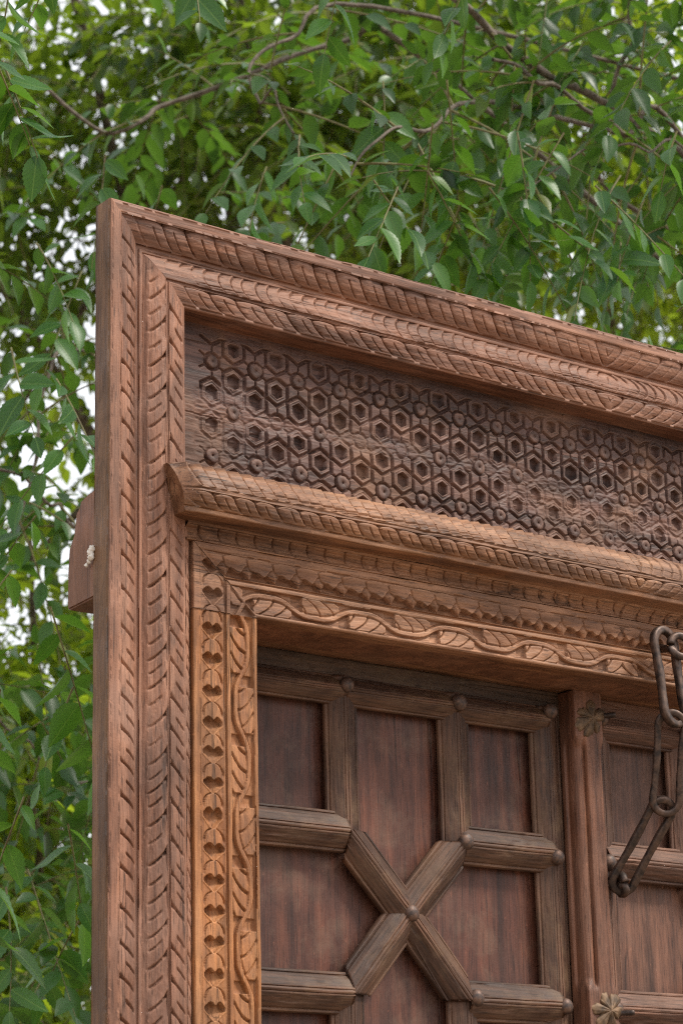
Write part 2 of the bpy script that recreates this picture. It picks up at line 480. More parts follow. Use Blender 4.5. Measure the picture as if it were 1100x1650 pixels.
def gadroon(P=0.056, lean=0.022, dm=0.0064, seed=1, wear=0.5, sgn=1, half=True, top=0.12):
    def fn(s, v):
        ph = jit(s - sgn * lean * v ** 1.8, P, seed)
        k = np.floor(ph); t = ph - k
        wr = 1 - wear * sstep(0.52, 0.72, fbm(s * 7, v * 1.3, seed + 9, 3))
        hk = vn(k * 7.31 + .5, 0 * k + .5, seed); hk2 = vn(k * 5.17 + .5, 0 * k + 3.5, seed + 1)
        wr = wr * (0.65 + 0.6 * hk)
        d = 0.0018 * (np.sin(np.pi * t) ** 0.6 - 0.5) + 0.0022 * (hk2 - .5)
        d0 = np.minimum(t, 1 - t) * P
        d -= dm * vcut(d0, 0.0026) * sstep(1.0, 0.85, v) * wr
        side = np.where(t < 0.5, t, 1 - t) * P
        d -= 0.0020 * np.exp(-(t * P / 0.006)) * sstep(1, .7, v) * wr
        if half:
            d -= dm * 0.8 * vcut((t - 0.42 - 0.16 * hk2) * P, 0.0022) * sstep(0.22, 0.30, v) * sstep(0.97, 0.8, v) * wr
        vt = top * np.abs(2 * t - 1) ** 3 + 0.03
        d -= 0.0035 * sstep(vt + 0.05, vt - 0.02, v) * wr
        d += 0.0013 * (fbm(s * 60, v * 8, seed + 3, 3) - 0.5)
        return d
    return fn


def notches(P=0.060, lean=0.028, dm=0.0066, seed=2, wear=0.35):
    def fn(s, v):
        ph = jit(s - lean * v, P, seed, 0.16)
        k = np.floor(ph); t = ph - k
        hk = vn(k * 7.31 + .5, 0 * k + .5, seed); hk2 = vn(k * 5.17 + .5, 0 * k + 3.5, seed + 1)
        wr = (1 - wear * sstep(0.5, 0.75, fbm(s * 8, v, seed + 4, 3))) * (0.6 + 0.7 * hk)
        d = -dm * vcut((np.minimum(t, 1 - t)) * P, 0.0036) * sstep(0.0, 0.1, v) * sstep(1, .8, v) * wr
        # cut starts with a deeper chop at the outer edge
        d -= 0.0042 * vcut(np.minimum(t, 1 - t) * P - 0.001, 0.0055) * sstep(0.3, 0.02, v) * wr
        d -= dm * 0.85 * vcut((t - 0.42 - 0.16 * hk2) * P, 0.0036) * sstep(0.3, 0.45, v) * sstep(1.0, 0.85, v) * wr
        d += 0.0016 * (np.sin(np.pi * t) ** 0.7 - 0.5)
        d += 0.001 * (fbm(s * 60, v * 8, seed + 3, 3) - 0.5)
        return d
    return fn


def flutes(P=0.060, lean=0.034, dm=0.0070, seed=3, wear=0.45, amp=1.0):
    def fn(s, v):
        ph = jit(s + lean * v ** 1.7, P, seed, 0.16)
        k = np.floor(ph); t = ph - k
        hk = vn(k * 7.31 + .5, 0 * k + .5, seed); hk2 = vn(k * 5.17 + .5, 0 * k + 3.5, seed + 1)
        wr = (1 - wear * sstep(0.45, 0.7, fbm(s * 7, v * 1.5, seed + 4, 3))) * amp * (0.65 + 0.7 * hk)
        # every leaf rises to its tip, then drops: overlapping feathers
        d = 0.0042 * (t ** 1.6 - 0.4) * sstep(0.1, 0.8, v) * wr
        d -= dm * vcut(np.minimum(t, 1 - t) * P, 0.0030) * sstep(0.12, 0.4, v) * wr
        d -= dm * 0.8 * vcut((t - 0.40 - 0.16 * hk2) * P, 0.0028) * sstep(0.2, 0.35, v) * sstep(0.82, 0.7, v) * wr
        d -= 0.0075 * vcut(np.minimum(t, 1 - t) * P, 0.006) * sstep(0.8, 0.97, v) * wr
        d += 0.0014 * (fbm(s * 55, v * 7, seed + 3, 3) - 0.5)
        return d
    return fn


def scallops(P=0.028, seed=4, wear=0.6):
    def fn(s, v):
        ph = jit(s + 0.014 * (1 - (2 * v - 1) ** 2), P, seed, 0.16)
        t = ph - np.floor(ph)
        wr = 1 - wear * sstep(0.42, 0.66, fbm(s * 8, v * 2, seed + 4, 3))
        d = 0.0040 * (t - 0.5) * wr - 0.0036 * vcut(np.minimum(t, 1 - t) * P, 0.003) * wr
        d += 0.0028 * (fbm(s * 30, v * 5, seed + 8, 4) - 0.5)
        # long splits along the grain near the ridge
        d -= 0.003 * sstep(0.62, 0.72, fbm(s * 6, v * 26, seed + 15, 3)) * sstep(0.4, .9, v)
        return d
    return fn


def ragged(seed, a=0.003):
    def fn(s, v):
        return a * (fbm(s * 26, v * 3, seed, 4) - 0.5) * np.sin(np.pi * v) - 0.4 * a * sstep(.55, .7, fbm(s * 12, v * 9, seed + 4, 3))
    return fn


frame = thing('carved_door_frame', (XC, 0.05, 0), 'tall carved reddish brown wooden door surround with lattice frieze and rope mouldings', 'door frame')

def chips(seed):
    def fn(s, v):
        c = sstep(0.60, 0.72, fbm(s * 17, v * 0.6 + 0 * s, seed, 4))
        return -0.0016 * c + 0.0006 * (fbm(s * 70, v * 3, seed + 2, 3) - 0.5)
    return fn
side_seg = ([(0.0, -0.050), (0.0, -0.0045)], None)
def frame_segs(seed, head):
    c = flutes(seed=seed + 3) if not head else scallops(seed=seed + 3, wear=0.85)
    a = gadroon(seed=seed + 1, lean=0.034, wear=0.7) if head else notches(seed=seed + 1)
    d = gadroon(seed=seed + 2, lean=0.034) if head else notches(P=0.060, seed=seed + 2, lean=0.032, dm=0.0055)
    return [side_seg,
            ([(0.0, -0.0045), (0.0, -0.0025), (0.0008, -0.0008), (0.0025, 0.0), (0.0045, 0.0)], chips(seed + 11)),
            ([(0.0045, 0.0), (0.0225, 0.0)], None),
            ([(0.0225, 0.0), (0.024, 0.0)], chips(seed + 13)),
            ([(0.024, 0.0), (0.0252, -0.0028), (0.034, -0.0045), (0.047, -0.0085), (0.058, -0.0145), (0.066, -0.0210)], a),
            ([(0.066, -0.0210), (0.0675, -0.0250), (0.0735, -0.0252), (0.075, -0.0215), (0.080, -0.0215), (0.0815, -0.0235)], None),
            ([(0.0815, -0.0235), (0.090, -0.0175), (0.103, -0.0125), (0.115, -0.0100), (0.124, -0.0095)], c),
            ([(0.124, -0.0095), (0.1255, -0.0125), (0.1295, -0.0125), (0.131, -0.0100)], ragged(seed + 7)),
            ([(0.131, -0.0100), (0.142, -0.0108), (0.154, -0.0132), (0.164, -0.0165)], d),
            ([(0.164, -0.0165), (0.1685, -0.0180), (0.170, -0.0200), (0.170, -0.085)], None),
            ([(0.170, -0.085), (0.075, -0.085), (0.075, -0.050), (0.0, -0.050)], None)]

vis = np.r_[np.linspace(0, 0.44, 1180), np.linspace(0.442, 1, 24)]
post = strip('post', frame_segs(0, False), lambda s, w, h: np.stack([w, -h, ZT - s], -1),
             lambda w: w, lambda w: 0 * w + ZT - 0.001, vis, M['post'], frame, seed=1, fade=0.05)
post.data.materials.append(M['side'])
# the sawn outer side of the post gets a darker, yellower plain material
nu = None
me = post.data
cent = np.zeros(len(me.polygons) * 3, np.float32); me.polygons.foreach_get('center', cent); cent = cent.reshape(-1, 3)
mi = ((cent[:, 0] < 0.0022) & (cent[:, 1] > 0.0012)).astype(np.int32)
me.polygons.foreach_set('material_index', mi)
mirror(post, XC)
head = strip('head_moulding', frame_segs(20, True), lambda s, w, h: np.stack([s, -h, ZT - w], -1),
             lambda w: w, lambda w: 0 * w + XC, 900, M['head'], frame, seed=2, flip=True, fade=0.10)
mirror(head, XC)

# narrow inner bead of the post, below the cornice
bead = strip('inner_bead', [([(0.1705, -0.0205), (0.178, -0.0245), (0.1855, -0.031)], notches(P=0.05, lean=0.02, seed=31, dm=0.006)),
                            ([(0.1855, -0.031), (0.1865, -0.09)], None)],
             lambda s, w, h: np.stack([w, -h, 2.885 - s], -1), lambda w: 0 * w, lambda w: 0 * w + 2.884,
             np.r_[np.linspace(0, 0.30, 640), np.linspace(0.302, 1, 16)], M['post'], frame, seed=5)
mirror(bead, XC)

# ------------------------------------------------------------------ frieze panel with hexagon lattice
def build_frieze():
    st = 0.00115
    xs = np.r_[np.arange(0.166, 1.62, st), np.linspace(1.63, 2 * XC - 0.166, 160)]
    zs = np.arange(2.985, 3.332, st)
    X, Z = np.meshgrid(xs, zs, indexing='ij')
    a = 0.0985; rowz = 0.0930; zr = 3.139; x0 = 0.3135
    fl = fbm(X * 9, Z * 9, 61, 4)
    jx = 0.0020 * (fbm(X * 12, Z * 12, 62, 2) - 0.5) * 2; jz = 0.0020 * (fbm(X * 12, Z * 12, 63, 2) - 0.5) * 2
    Xj, Zj = X + jx, Z + jz
    H = np.zeros_like(X)
    # wear: worn band across the middle and a battered area at the left
    worn = sstep(0.50, 0.66, fbm(X * 5, Z * 14, 64, 4) + 0.34 * np.exp(-((Z - 3.134 - 0.02 * (fl - .5)) / 0.018) ** 2) + 0.12 * np.exp(-((X - 0.30) / 0.10) ** 2) - 0.05)
    D = -0.0092 * (1 - 0.70 * worn)
    cut = np.zeros_like(X); hole = np.zeros_like(X)
    ros = []
    ang = np.radians(np.arange(6) * 60)
    r3 = math.sqrt(3) / 2
    hexes = []
    for j in range(-3, 4):
        zz = zr + j * rowz
        for i in range(-2, 24):
            xx = x0 + i * a + (0.5 * a if j % 2 else 0)
            if 0.22 < xx < 2 * XC - 0.2: ros.append((xx, zz))
            hexes.append((xx, zz + 0.0617)); hexes.append((xx, zz - 0.0617))
    sel = lambda cx, cz, r: (np.searchsorted(xs, cx - r), np.searchsorted(xs, cx + r), np.searchsorted(zs, cz - r), np.searchsorted(zs, cz + r))
    zt = 3.274; zb = 2.99
    for cx, cz in hexes:
        if not (0.225 < cx < 2 * XC - 0.2 and 2.98 < cz < 3.30): continue
        i0, i1, k0, k1 = sel(cx, cz, 0.05)
        if i1 - i0 < 2 or k1 - k0 < 2: continue
        dx = Xj[i0:i1, k0:k1] - cx; dz = (Zj[i0:i1, k0:k1] - cz) * 0.97
        hj = 0.0012 * (random.random() - .5); hj2 = 0.003 * (random.random() - .4)
        # pointy-top hexagon distance (flat sides left and right)
        m = np.maximum(abs(dx), np.maximum(abs(dx * 0.5 + dz * r3), abs(dx * 0.5 - dz * r3)))
        hole[i0:i1, k0:k1] = np.maximum(hole[i0:i1, k0:k1], sstep(0.0142, 0.0130, m + hj2) * (Z[i0:i1, k0:k1] < zt))
        cut[i0:i1, k0:k1] = np.maximum(cut[i0:i1, k0:k1], vcut(m - 0.0243 - hj, 0.0046))
        # little inner step of the strap
        H[i0:i1, k0:k1] -= 0.0012 * sstep(0.0195, 0.0175, m) * sstep(0.014, 0.016, m)
    for cx, cz in ros:
        if not (0.225 < cx and 2.98 < cz < 3.30): continue
        i0, i1, k0, k1 = sel(cx, cz, 0.05)
        if i1 - i0 < 2 or k1 - k0 < 2: continue
        dx = Xj[i0:i1, k0:k1] - cx; dz = Zj[i0:i1, k0:k1] - cz
        r = np.hypot(dx, dz); th = np.arctan2(dz, dx)
        c = cut[i0:i1, k0:k1]
        for q in range(6):
            an = math.radians(30 + 60 * q)
            perp = abs(-dx * math.sin(an) + dz * math.cos(an)); al = dx * math.cos(an) + dz * math.sin(an)
            c = np.maximum(c, vcut(perp, 0.0026) * ((al > 0.012) & (al < 0.033)) * 0.8)
        c = np.maximum(c, vcut(r - 0.0155, 0.0045) * 0.9)
        cut[i0:i1, k0:k1] = c
    inside = sstep(0.222, 0.232, X + 0.012 * (fl - 0.5)) * sstep(3.281, 3.277, Z + 0.006 * (fbm(X * 20, Z * 3, 66, 3) - 0.5))
    H += D * cut * inside
    H -= 0.0125 * hole * inside * (1 - 0.45 * worn) * (0.8 + 0.5 * fbm(X * 40, Z * 40, 65, 2))
    H -= 0.0032 * worn * (0.3 + 1.1 * fbm(X * 24, Z * 150, 67, 4)) * inside
    H += 0.0022 * (fbm(X * 40, Z * 170, 68, 4) - 0.5) * (0.5 + worn)
    H += 0.0020 * (fbm(X * 5, Z * 60, 69, 3) - 0.5)
    # cracks along the grain at the left end
    for zc, xa, xb in ((3.262, 0.17, 0.265), (3.122, 0.17, 0.30), (3.245, 0.55, 0.72)):
        zl = zc + 0.004 * (fbm(X * 14, 0 * Z, 70, 3) - 0.5)
        H -= 0.004 * vcut(Z - zl, 0.002) * sstep(xb, xb - 0.03, X) * sstep(xa - 0.01, xa, X)
    y = 0.070 - H
    V = np.stack([X, y, Z], -1)
    me = mesh_from('frieze_panel', V, grid_quads(len(xs), len(zs)))
    fr = link('frieze_panel', me, M['frieze'], frame)
    # rosettes: turned discs with a drilled eye
    prof = [(0.0, -0.0045), (0.0013, -0.0045), (0.0019, 0.0030), (0.0026, 0.0044), (0.0075, 0.0050), (0.0108, 0.0046), (0.0122, 0.0032), (0.0128, -0.006)]
    def ros_mesh(k):
        n = 22; th = np.linspace(0, 2 * np.pi, n, endpoint=False); R = []
        lr = np.random.default_rng(k)
        for r_, h_ in prof:
            rr = 1.12 * r_ * (1 + 0.05 * np.sin(3 * th + k) + 0.04 * lr.normal(size=n) * (r_ > .01))
            R.append(np.stack([rr * np.cos(th), -h_ * (1 - 0.15 * lr.random(n)) + 0 * th, rr * np.sin(th)], -1))
        V = np.array(R); a_ = np.arange(len(prof) * n).reshape(len(prof), n)
        Q = np.stack([a_[:-1], a_[1:], np.roll(a_[1:], -1, 1), np.roll(a_[:-1], -1, 1)], -1).reshape(-1, 4)
        return mesh_from('rosette', V, Q[:, ::-1])
    ms = [ros_mesh(k) for k in range(4)]
    for mm in ms: mm.materials.append(M['frieze_ros'])
    for cx, cz in ros:
        if not (3.0 < cz < 3.27) or cx > 1.75: continue
        wz = fbm(np.array(cx * 5.0), np.array(cz * 14), 64, 4) + 0.30 * math.exp(-((cz - 3.138) / 0.016) ** 2)
        if wz > 0.80: continue
        o = bpy.data.objects.new('rosette', ms[random.randrange(4)]); C.objects.link(o)
        o.parent = fr
        sc = random.uniform(0.9, 1.08)
        o.matrix_basis = Matrix.Translation((cx + random.uniform(-.0015, .0015), 0.0722 + (0.002 if wz > 0.66 else 0), cz + random.uniform(-.0015, .0015))) @ Matrix.Rotation(random.uniform(0, 6), 4, 'Y') @ Matrix.Scale(sc, 4)
    return fr
M['frieze_ros'] = wood('dark_rosette_wood', (0.065, 0.034, 0.026), (0.12, 0.064, 0.048), (0.18, 0.098, 0.072), (0.22, 0.13, 0.085), 'x', wear=0.25, wear_col=(0.26, 0.16, 0.115))
build_frieze()

# ------------------------------------------------------------------ cornice, cove
# profile given as (z, outward) -> w measured downward from z = 3.00
def zy(L): return [(3.0 - z, -y) for y, z in L]
corn = strip('cornice', [
    (zy([(0.075, 2.992), (0.0, 2.9935)]), None),
    (zy([(0.0, 2.9935), (-0.017, 2.988), (-0.032, 2.975), (-0.043, 2.957), (-0.0485, 2.940)]), scallops(P=0.027, seed=41, wear=0.55)),
    (zy([(-0.0485, 2.940), (-0.0475, 2.936), (-0.0490, 2.931)]), ragged(45, 0.004)),
    (zy([(-0.0490, 2.931), (-0.0485, 2.924), (-0.0445, 2.913), (-0.037, 2.9050)]), gadroon(P=0.046, lean=0.024, seed=42, dm=0.0048, wear=0.4, top=0.2)),
    (zy([(-0.037, 2.9050), (-0.034, 2.9030), (-0.034, 2.8955), (-0.033, 2.8945), (0.012, 2.8940)]), None),
    (zy([(0.012, 2.8940), (0.075, 2.8940), (0.075, 2.992)]), None)],
    lambda s, w, h: np.stack([s, -np.where(h > 0, h * (0.40 + 0.60 * sstep(0.112, 0.165, s)), h), 3.0 - w + 0.008 * (2.0 * (w - 0.05) / 0.1) * (1 - sstep(0.112, 0.155, s))], -1),
    lambda w: 0.117 + 0.22 * w, lambda w: 0 * w + XC, 980, M['cornice'], frame, seed=7, fade=0.03, flip=True, wob=0.0018, cap=True)
# close the sawn left end of the cornice
import bmesh
def cap_open(o):
    bm = bmesh.new(); bm.from_mesh(o.data)
    n = [e for e in bm.edges if e.is_boundary]
    bmesh.ops.remove_doubles(bm, verts=list({v for e in n for v in e.verts}), dist=0.0001)
    n = [e for e in bm.edges if e.is_boundary and max(v.co.x for v in e.verts) < XC - 0.01]
    for fc in bmesh.ops.holes_fill(bm, edges=n, sides=0)['faces']: fc.smooth = False
    bm.to_mesh(o.data); bm.free()
mirror(corn, XC)
cove = strip('cove_moulding', [
    (zy([(0.012, 2.8935), (0.0135, 2.889)]), None),
    (zy([(0.0135, 2.889), (0.021, 2.884), (0.0255, 2.876), (0.0245, 2.868), (0.0185, 2.862)]), gadroon(P=0.040, lean=0.016, seed=51, dm=0.005, wear=0.4, half=False, top=0.05)),
    (zy([(0.0185, 2.862), (0.016, 2.8605), (0.016, 2.8605), (0.09, 2.8603)]), None)],
    lambda s, w, h: np.stack([s, -h, 3.0 - w], -1), lambda w: 0 * w + 0.171, lambda w: 0 * w + XC, 760, M['lintel'], frame, seed=8, fade=0.01, flip=True)
mirror(cove, XC)

# ------------------------------------------------------------------ lintel and jamb: scale band + vine band
def scales(P=0.055, seed=6, deep=1.0):
    def fn(s, v):
        u = (2 * v - 1) / 0.92
        ph = jit(s, P, seed, 0.10)
        k = np.floor(ph); t = ph - k
        hk = vn(k * 7.31 + .5, 0 * k + .5, seed); hk2 = vn(k * 5.17 + .5, 0 * k + 3.5, seed + 1)
        u = (u + 0.14 * (hk2 - .5)) * (0.93 + 0.16 * hk2)
        au = np.abs(u)
        nz = fbm(s * 40, v * 6, seed + 5, 3) - 0.5
        def shapes(t):
            half = 0.80 * np.sqrt(np.clip(1 - (1 - np.clip(t / 0.40, 0, 1)) ** 2, 0, 1))     # domed top of a bud
            tb = 0.575 + 0.07 * (hk - .5) - 0.13 * np.sin(np.pi * np.clip(au / 0.86, 0, 1))                       # two-lobed lower edge
            tv = 1.04 - 0.38 * au + 0.06 * (hk2 - .5)                                                            # edge of the scooped pocket
            bud = (au < half) & (t < tb)
            pocket = (t >= tb) & (t < tv) & (au < 0.90)
            return half, tb, tv, bud, pocket
        half, tb, tv, bud, pocket = shapes(t)
        d = np.full_like(s, -0.0012) + 0.0010 * sstep(0.6, 1.05, au) - 0.0048 * vcut(au - half - 0.07, 0.15) * sstep(0.5, 0.25, t)
        d = np.where(bud, 0.0012 - 0.0022 * au ** 2 + 0.002 * (t - 0.3), d)
        q = np.clip((t - tb) / (tv - tb + 1e-6), 0, 1)
        d = np.where(pocket, -0.0120 + 0.0118 * q ** 3, d)
        d += 0.0012 * vcut(t - tv - 0.02, 0.05) * (au < 0.95)
        # point of the pocket of the cell above reaches over the next dome
        t2 = t + 1
        p2 = (t2 < tv) & (au < 0.2)
        d = np.where(p2, np.maximum(d, -0.0005), d)
        d = d * deep
        d *= 1 - 0.30 * sstep(0.58, 0.75, fbm(s * 9, v, seed + 2, 3))
        d = d * sstep(1.08, 0.98, au) + 0.0012 * nz
        return d
    return fn


def saw_leaves(P=0.054, seed=6):
    def fn(s, v):
        ph = jit(s - 0.016 * v, P, seed, 0.08)
        k = np.floor(ph); t = ph - k
        hk = vn(k * 7.31 + .5, 0 * k + .5, seed)
        a = np.abs(2 * t - 1)
        vb = 0.68 + 0.08 * (hk - .5) - 0.30 * a ** 1.2 + 0.05 * np.sin(4 * np.pi * t)
        vt = 0.06 + 0.10 * a ** 2
        e = np.minimum(t, 1 - t)
        petal = 0.0030 - 0.0050 * (1 - t) * sstep(0.1, 0.6, v)
        d = petal - 0.0045 * vcut(e * P, 0.0030) * sstep(0.04, 0.12, v)
        d = np.where(v < vt, -0.0030, d)
        w = 0.30 * np.clip(1 - (v - 0.50) / 0.44, 0, 1)
        spike = -0.0020 - 0.004 * (e / (w + 1e-6)) - 0.004 * sstep(0.6, 0.95, v)
        rec = -0.0165 + 0.007 * sstep(0.80, 1.0, v)
        low = np.where(e < w, np.maximum(spike, rec), rec)
        d = np.where(v > vb, low, d)
        d = d * (1 - 0.25 * sstep(0.6, 0.75, fbm(s * 9, v, seed + 2, 3)))
        d = d * sstep(0.0, 0.05, v) * sstep(1.0, 0.96, v) + 0.0012 * (fbm(s * 40, v * 6, seed + 5, 3) - 0.5)
        return d
    return fn


def vine(P=0.215, seed=8, width=0.050):
    def fn(s, v):
        x = (s / P) * 2 * np.pi
        y = (v - 0.5) * 2                                  # -1..1 across
        c = 0.56 * np.sin(x + 0.25 * np.sin(2 * x))
        slope = 0.56 * np.cos(x) * 2 * np.pi / P * width / 2
        dist = np.abs(y - c) * width / 2 / np.sqrt(1 + slope ** 2)
        stem = sstep(0.0050, 0.0034, dist)
        groove = vcut(dist - 0.0062, 0.0022)
        # leaf on the hollow side of every bend, cut in lobes
        hs = x / np.pi; k = np.floor(hs); t = hs - k
        sgn = np.where(k % 2 == 0, -1.0, 1.0)
        yl = -sgn * y                                       # +1 = outer side away from the stem bulge
        yy = sgn * y
        prof_ = 0.10 + 0.86 * np.sin(np.pi * np.clip(t * 1.08, 0, 1)) ** 0.7
        inleaf = (yy > -prof_ * 1.0 + 0.0) & (yy < 0.92)
        away = (y - c) * sgn > 0.17
        leaf = inleaf & away & (t > 0.20) & (t < 0.98)
        lob = t * 3.3 + 0.55 * (yy + 0.4) ** 2 + 0.2 * (vn(k * 1.7, 0 * k, seed) - .5)
        lt = lob - np.floor(lob)
        lf = 0.0052 * (0.45 + 0.55 * lt ** 0.8) - 0.0050 * vcut(np.minimum(lt, 1 - lt), 0.10)
        d = np.full_like(s, -0.0062)
        d = d - 0.004 * sstep(0.30, 0.12, t) * (away & inleaf)
        d = np.where(leaf, -0.0050 + lf, d)
        d = d * (1 - stem) - 0.0006 * stem
        d -= 0.0030 * groove * (1 - stem)
        e = sstep(0.0, 0.05, v) * sstep(1.0, 0.95, v)
        d *= 1 - 0.3 * sstep(0.55, 0.75, fbm(s * 9, v, seed + 2, 3))
        d = d * e + 0.0016 * (fbm(s * 45, v * 6, seed + 5, 4) - 0.5)
        return d
    return fn


def jl_segs(h0, seed, k, deep=1.1):
    """k scales the widths (lintel 0.123 wide, jamb 0.137 wide)"""
    S_ = lambda L: [(w * k, h0 + h) for w, h in L]
    return [(S_([(0.0, -0.075), (0.0, -0.002), (0.001, 0.0), (0.013, 0.0)]), None),
            (S_([(0.013, 0.0), (0.058, 0.0)]), saw_leaves(seed=seed) if deep > 1.3 else scales(seed=seed, deep=deep)),
            (S_([(0.058, 0.0), (0.0590, -0.0045), (0.0625, -0.0045), (0.0635, 0.0), (0.069, 0.0002), (0.0705, -0.0015)]), None),
            (S_([(0.0705, -0.0015), (0.1165, -0.0015)]), vine(seed=seed + 1, width=0.046 * k)),
            (S_([(0.1165, -0.0015), (0.1185, 0.0), (0.1212, -0.0006), (0.123, -0.003), (0.1232, -0.09), (0.1232, -0.225)]), None)]

kj = 0.137 / 0.123
lint = strip('lintel', jl_segs(-0.018, 71, 1.0, 1.5), lambda s, w, h: np.stack([0.187 + s, -h, 2.860 - w], -1),
             lambda w: np.clip(w, 0, .1232) * kj, lambda w: 0 * w + XC - 0.187, 820, M['lintel'], frame, seed=9, fade=0.012, flip=True)
mirror(lint, XC)
jh = strip('jamb_head', jl_segs(-0.019, 75, kj), lambda s, w, h: np.stack([0.187 + w, -h, 2.860 - s], -1),
           lambda w: np.clip(w, 0, .137) / kj, lambda w: 0 * w + 0.1232, 110, M['lintel_up'], frame, seed=10, fade=0.006)
mirror(jh, XC)
jamb = strip('jamb', jl_segs(-0.021, 79, kj), lambda s, w, h: np.stack([0.187 + w, -h, 2.7365 - s + 0.0012 * (fbm(w * 90, 0 * w, 5, 3) - .5)], -1),
             lambda w: 0 * w, lambda w: 0 * w + 2.736, np.r_[np.linspace(0, 0.27, 620), np.linspace(0.272, 1, 18)], M['orange'], frame, seed=11, fade=0.004)
mirror(jamb, XC)

# beam end behind the post
link('back_beam', prism_mesh('back_beam', [(0.051, 2.737), (0.142, 2.733), (0.1425, 2.80), (0.139, 2.842), (0.127, 2.860), (0.1225, 2.866), (0.115, 2.905), (0.105, 2.912), (0.101, 2.923), (0.075, 2.930), (0.051, 2.932)],
     'x', 0.0025, 2 * XC - 0.0025, 0.003), M['beam'], frame)

# ------------------------------------------------------------------ door leaves
BW = 0.078; BH = 0.030
bp = [(-.5, 0), (-.5, .26), (-.475, .36), (-.43, .38), (-.42, .33), (-.405, .33), (-.395, .44), (-.30, .64), (-.20, .80), (-.155, .87),
      (-.10, .95), (-.07, .96), (-.062, .90), (-.05, .90), (-.04, .97), (.0, 1.0), (.04, .97), (.05, .90), (.062, .90), (.07, .96), (.10, .95), (.155, .87),
      (.20, .80), (.30, .64), (.395, .44), (.405, .33), (.42, .33), (.43, .38), (.475, .36), (.5, .26), (.5, 0)]


def batten_mesh(L, seed, e0=0.0, e1=0.0):
    """reeded batten along local x, facing local -y; e0/e1: how far the point of a V-shaped end reaches out"""
    P = []
    for i, (a, b) in enumerate(bp): P.append((a * BW, b * BH))
    R, v = resample(P, 0.0016)
    n = max(10, int(L / 0.006)); t = np.linspace(0, 1, n)
    S_ = t[:, None]; w = R[None, :, 0]; h = R[None, :, 1]
    x0 = -L / 2 + e0 * np.abs(w) * 2 / BW; x1 = L / 2 - e1 * np.abs(w) * 2 / BW
    X = x0 + (x1 - x0) * S_
    D = 0.0016 * (fbm(X * 22 + seed * 3, w * 160 + 0 * X, seed, 4) - 0.5) * (h > 0.004)
    D = D - 0.0014 * sstep(0.64, 0.76, fbm(X * 16 + seed, w * 60 + 0 * X, seed + 3, 3)) * (h > 0.006)
    V = np.stack([X, -(h + D), w + 0 * X + 0.0012 * (fbm(X * 8, 0 * X + seed, seed + 6, 2) - .5)], -1)
    me = mesh_from('batten', V, grid_quads(n, len(R)))
    cap_both(me)
    return me


def cap_both(me):
    bm = bmesh.new(); bm.from_mesh(me)
    for fc in bmesh.ops.holes_fill(bm, edges=[e for e in bm.edges if e.is_boundary], sides=0)['faces']: fc.smooth = False
    bm.to_mesh(me); bm.free()


def put_batten(p, q, leaf, mat, seed, y=0.187, e0=0.0, e1=0.0, slim=1.0, flat=1.0):
    p = np.array(p); q = np.array(q); L = np.linalg.norm(q - p); m = (p + q) / 2
    me = batten_mesh(L, seed, e0, e1); me.materials.append(mat)
    o = bpy.data.objects.new('batten', me); C.objects.link(o); attach(o, leaf)
    an = math.atan2(q[1] - p[1], q[0] - p[0])
    o.matrix_basis = Matrix.Translation((m[0], y, m[1])) @ Matrix.Rotation(-an, 4, 'Y') @ Matrix.Diagonal((1, (0.5 + 0.5 * slim) * flat, slim, 1))
    return o


def stud_mesh():
    pr = [(0.0162, 0.0), (0.0160, 0.0025), (0.0148, 0.006), (0.0115, 0.0100), (0.0070, 0.0125), (0.0030, 0.0134), (0.0, 0.0136)]
    n = 24; th = np.linspace(0, 2 * np.pi, n, endpoint=False)
    V = np.array([np.stack([r * np.cos(th), -h + 0 * th, r * np.sin(th) * 1.04], -1) for r, h in pr])
    a = np.arange(len(pr) * n).reshape(len(pr), n)
    Q = np.stack([a[:-1], a[1:], np.roll(a[1:], -1, 1), np.roll(a[:-1], -1, 1)], -1).reshape(-1, 4)
    me = mesh_from('stud', V, Q); me.materials.append(M['stud']); return me
STUD = stud_mesh()


def put_stud(x, z, leaf, y=0.1625, s=1.0):
    o = bpy.data.objects.new('stud', STUD); C.objects.link(o); attach(o, leaf)
    o.matrix_basis = Matrix.Translation((x, y, z)) @ Matrix.Rotation(random.uniform(0, 6), 4, 'Y') @ Matrix.Scale(s, 4)


def poly_panel(name, pts, leaf, mat, y, seed):
    """board with a gently uneven face"""
    me = prism_mesh(name, pts, 'y', y, y + 0.012, 0.0012)
    return link(name, me, mat, leaf)


ZD = 2.736; ZTOP = 2.672; ZM1 = 2.400; ZM2 = 2.102; ZC = 2.256; ZLOW = 1.83


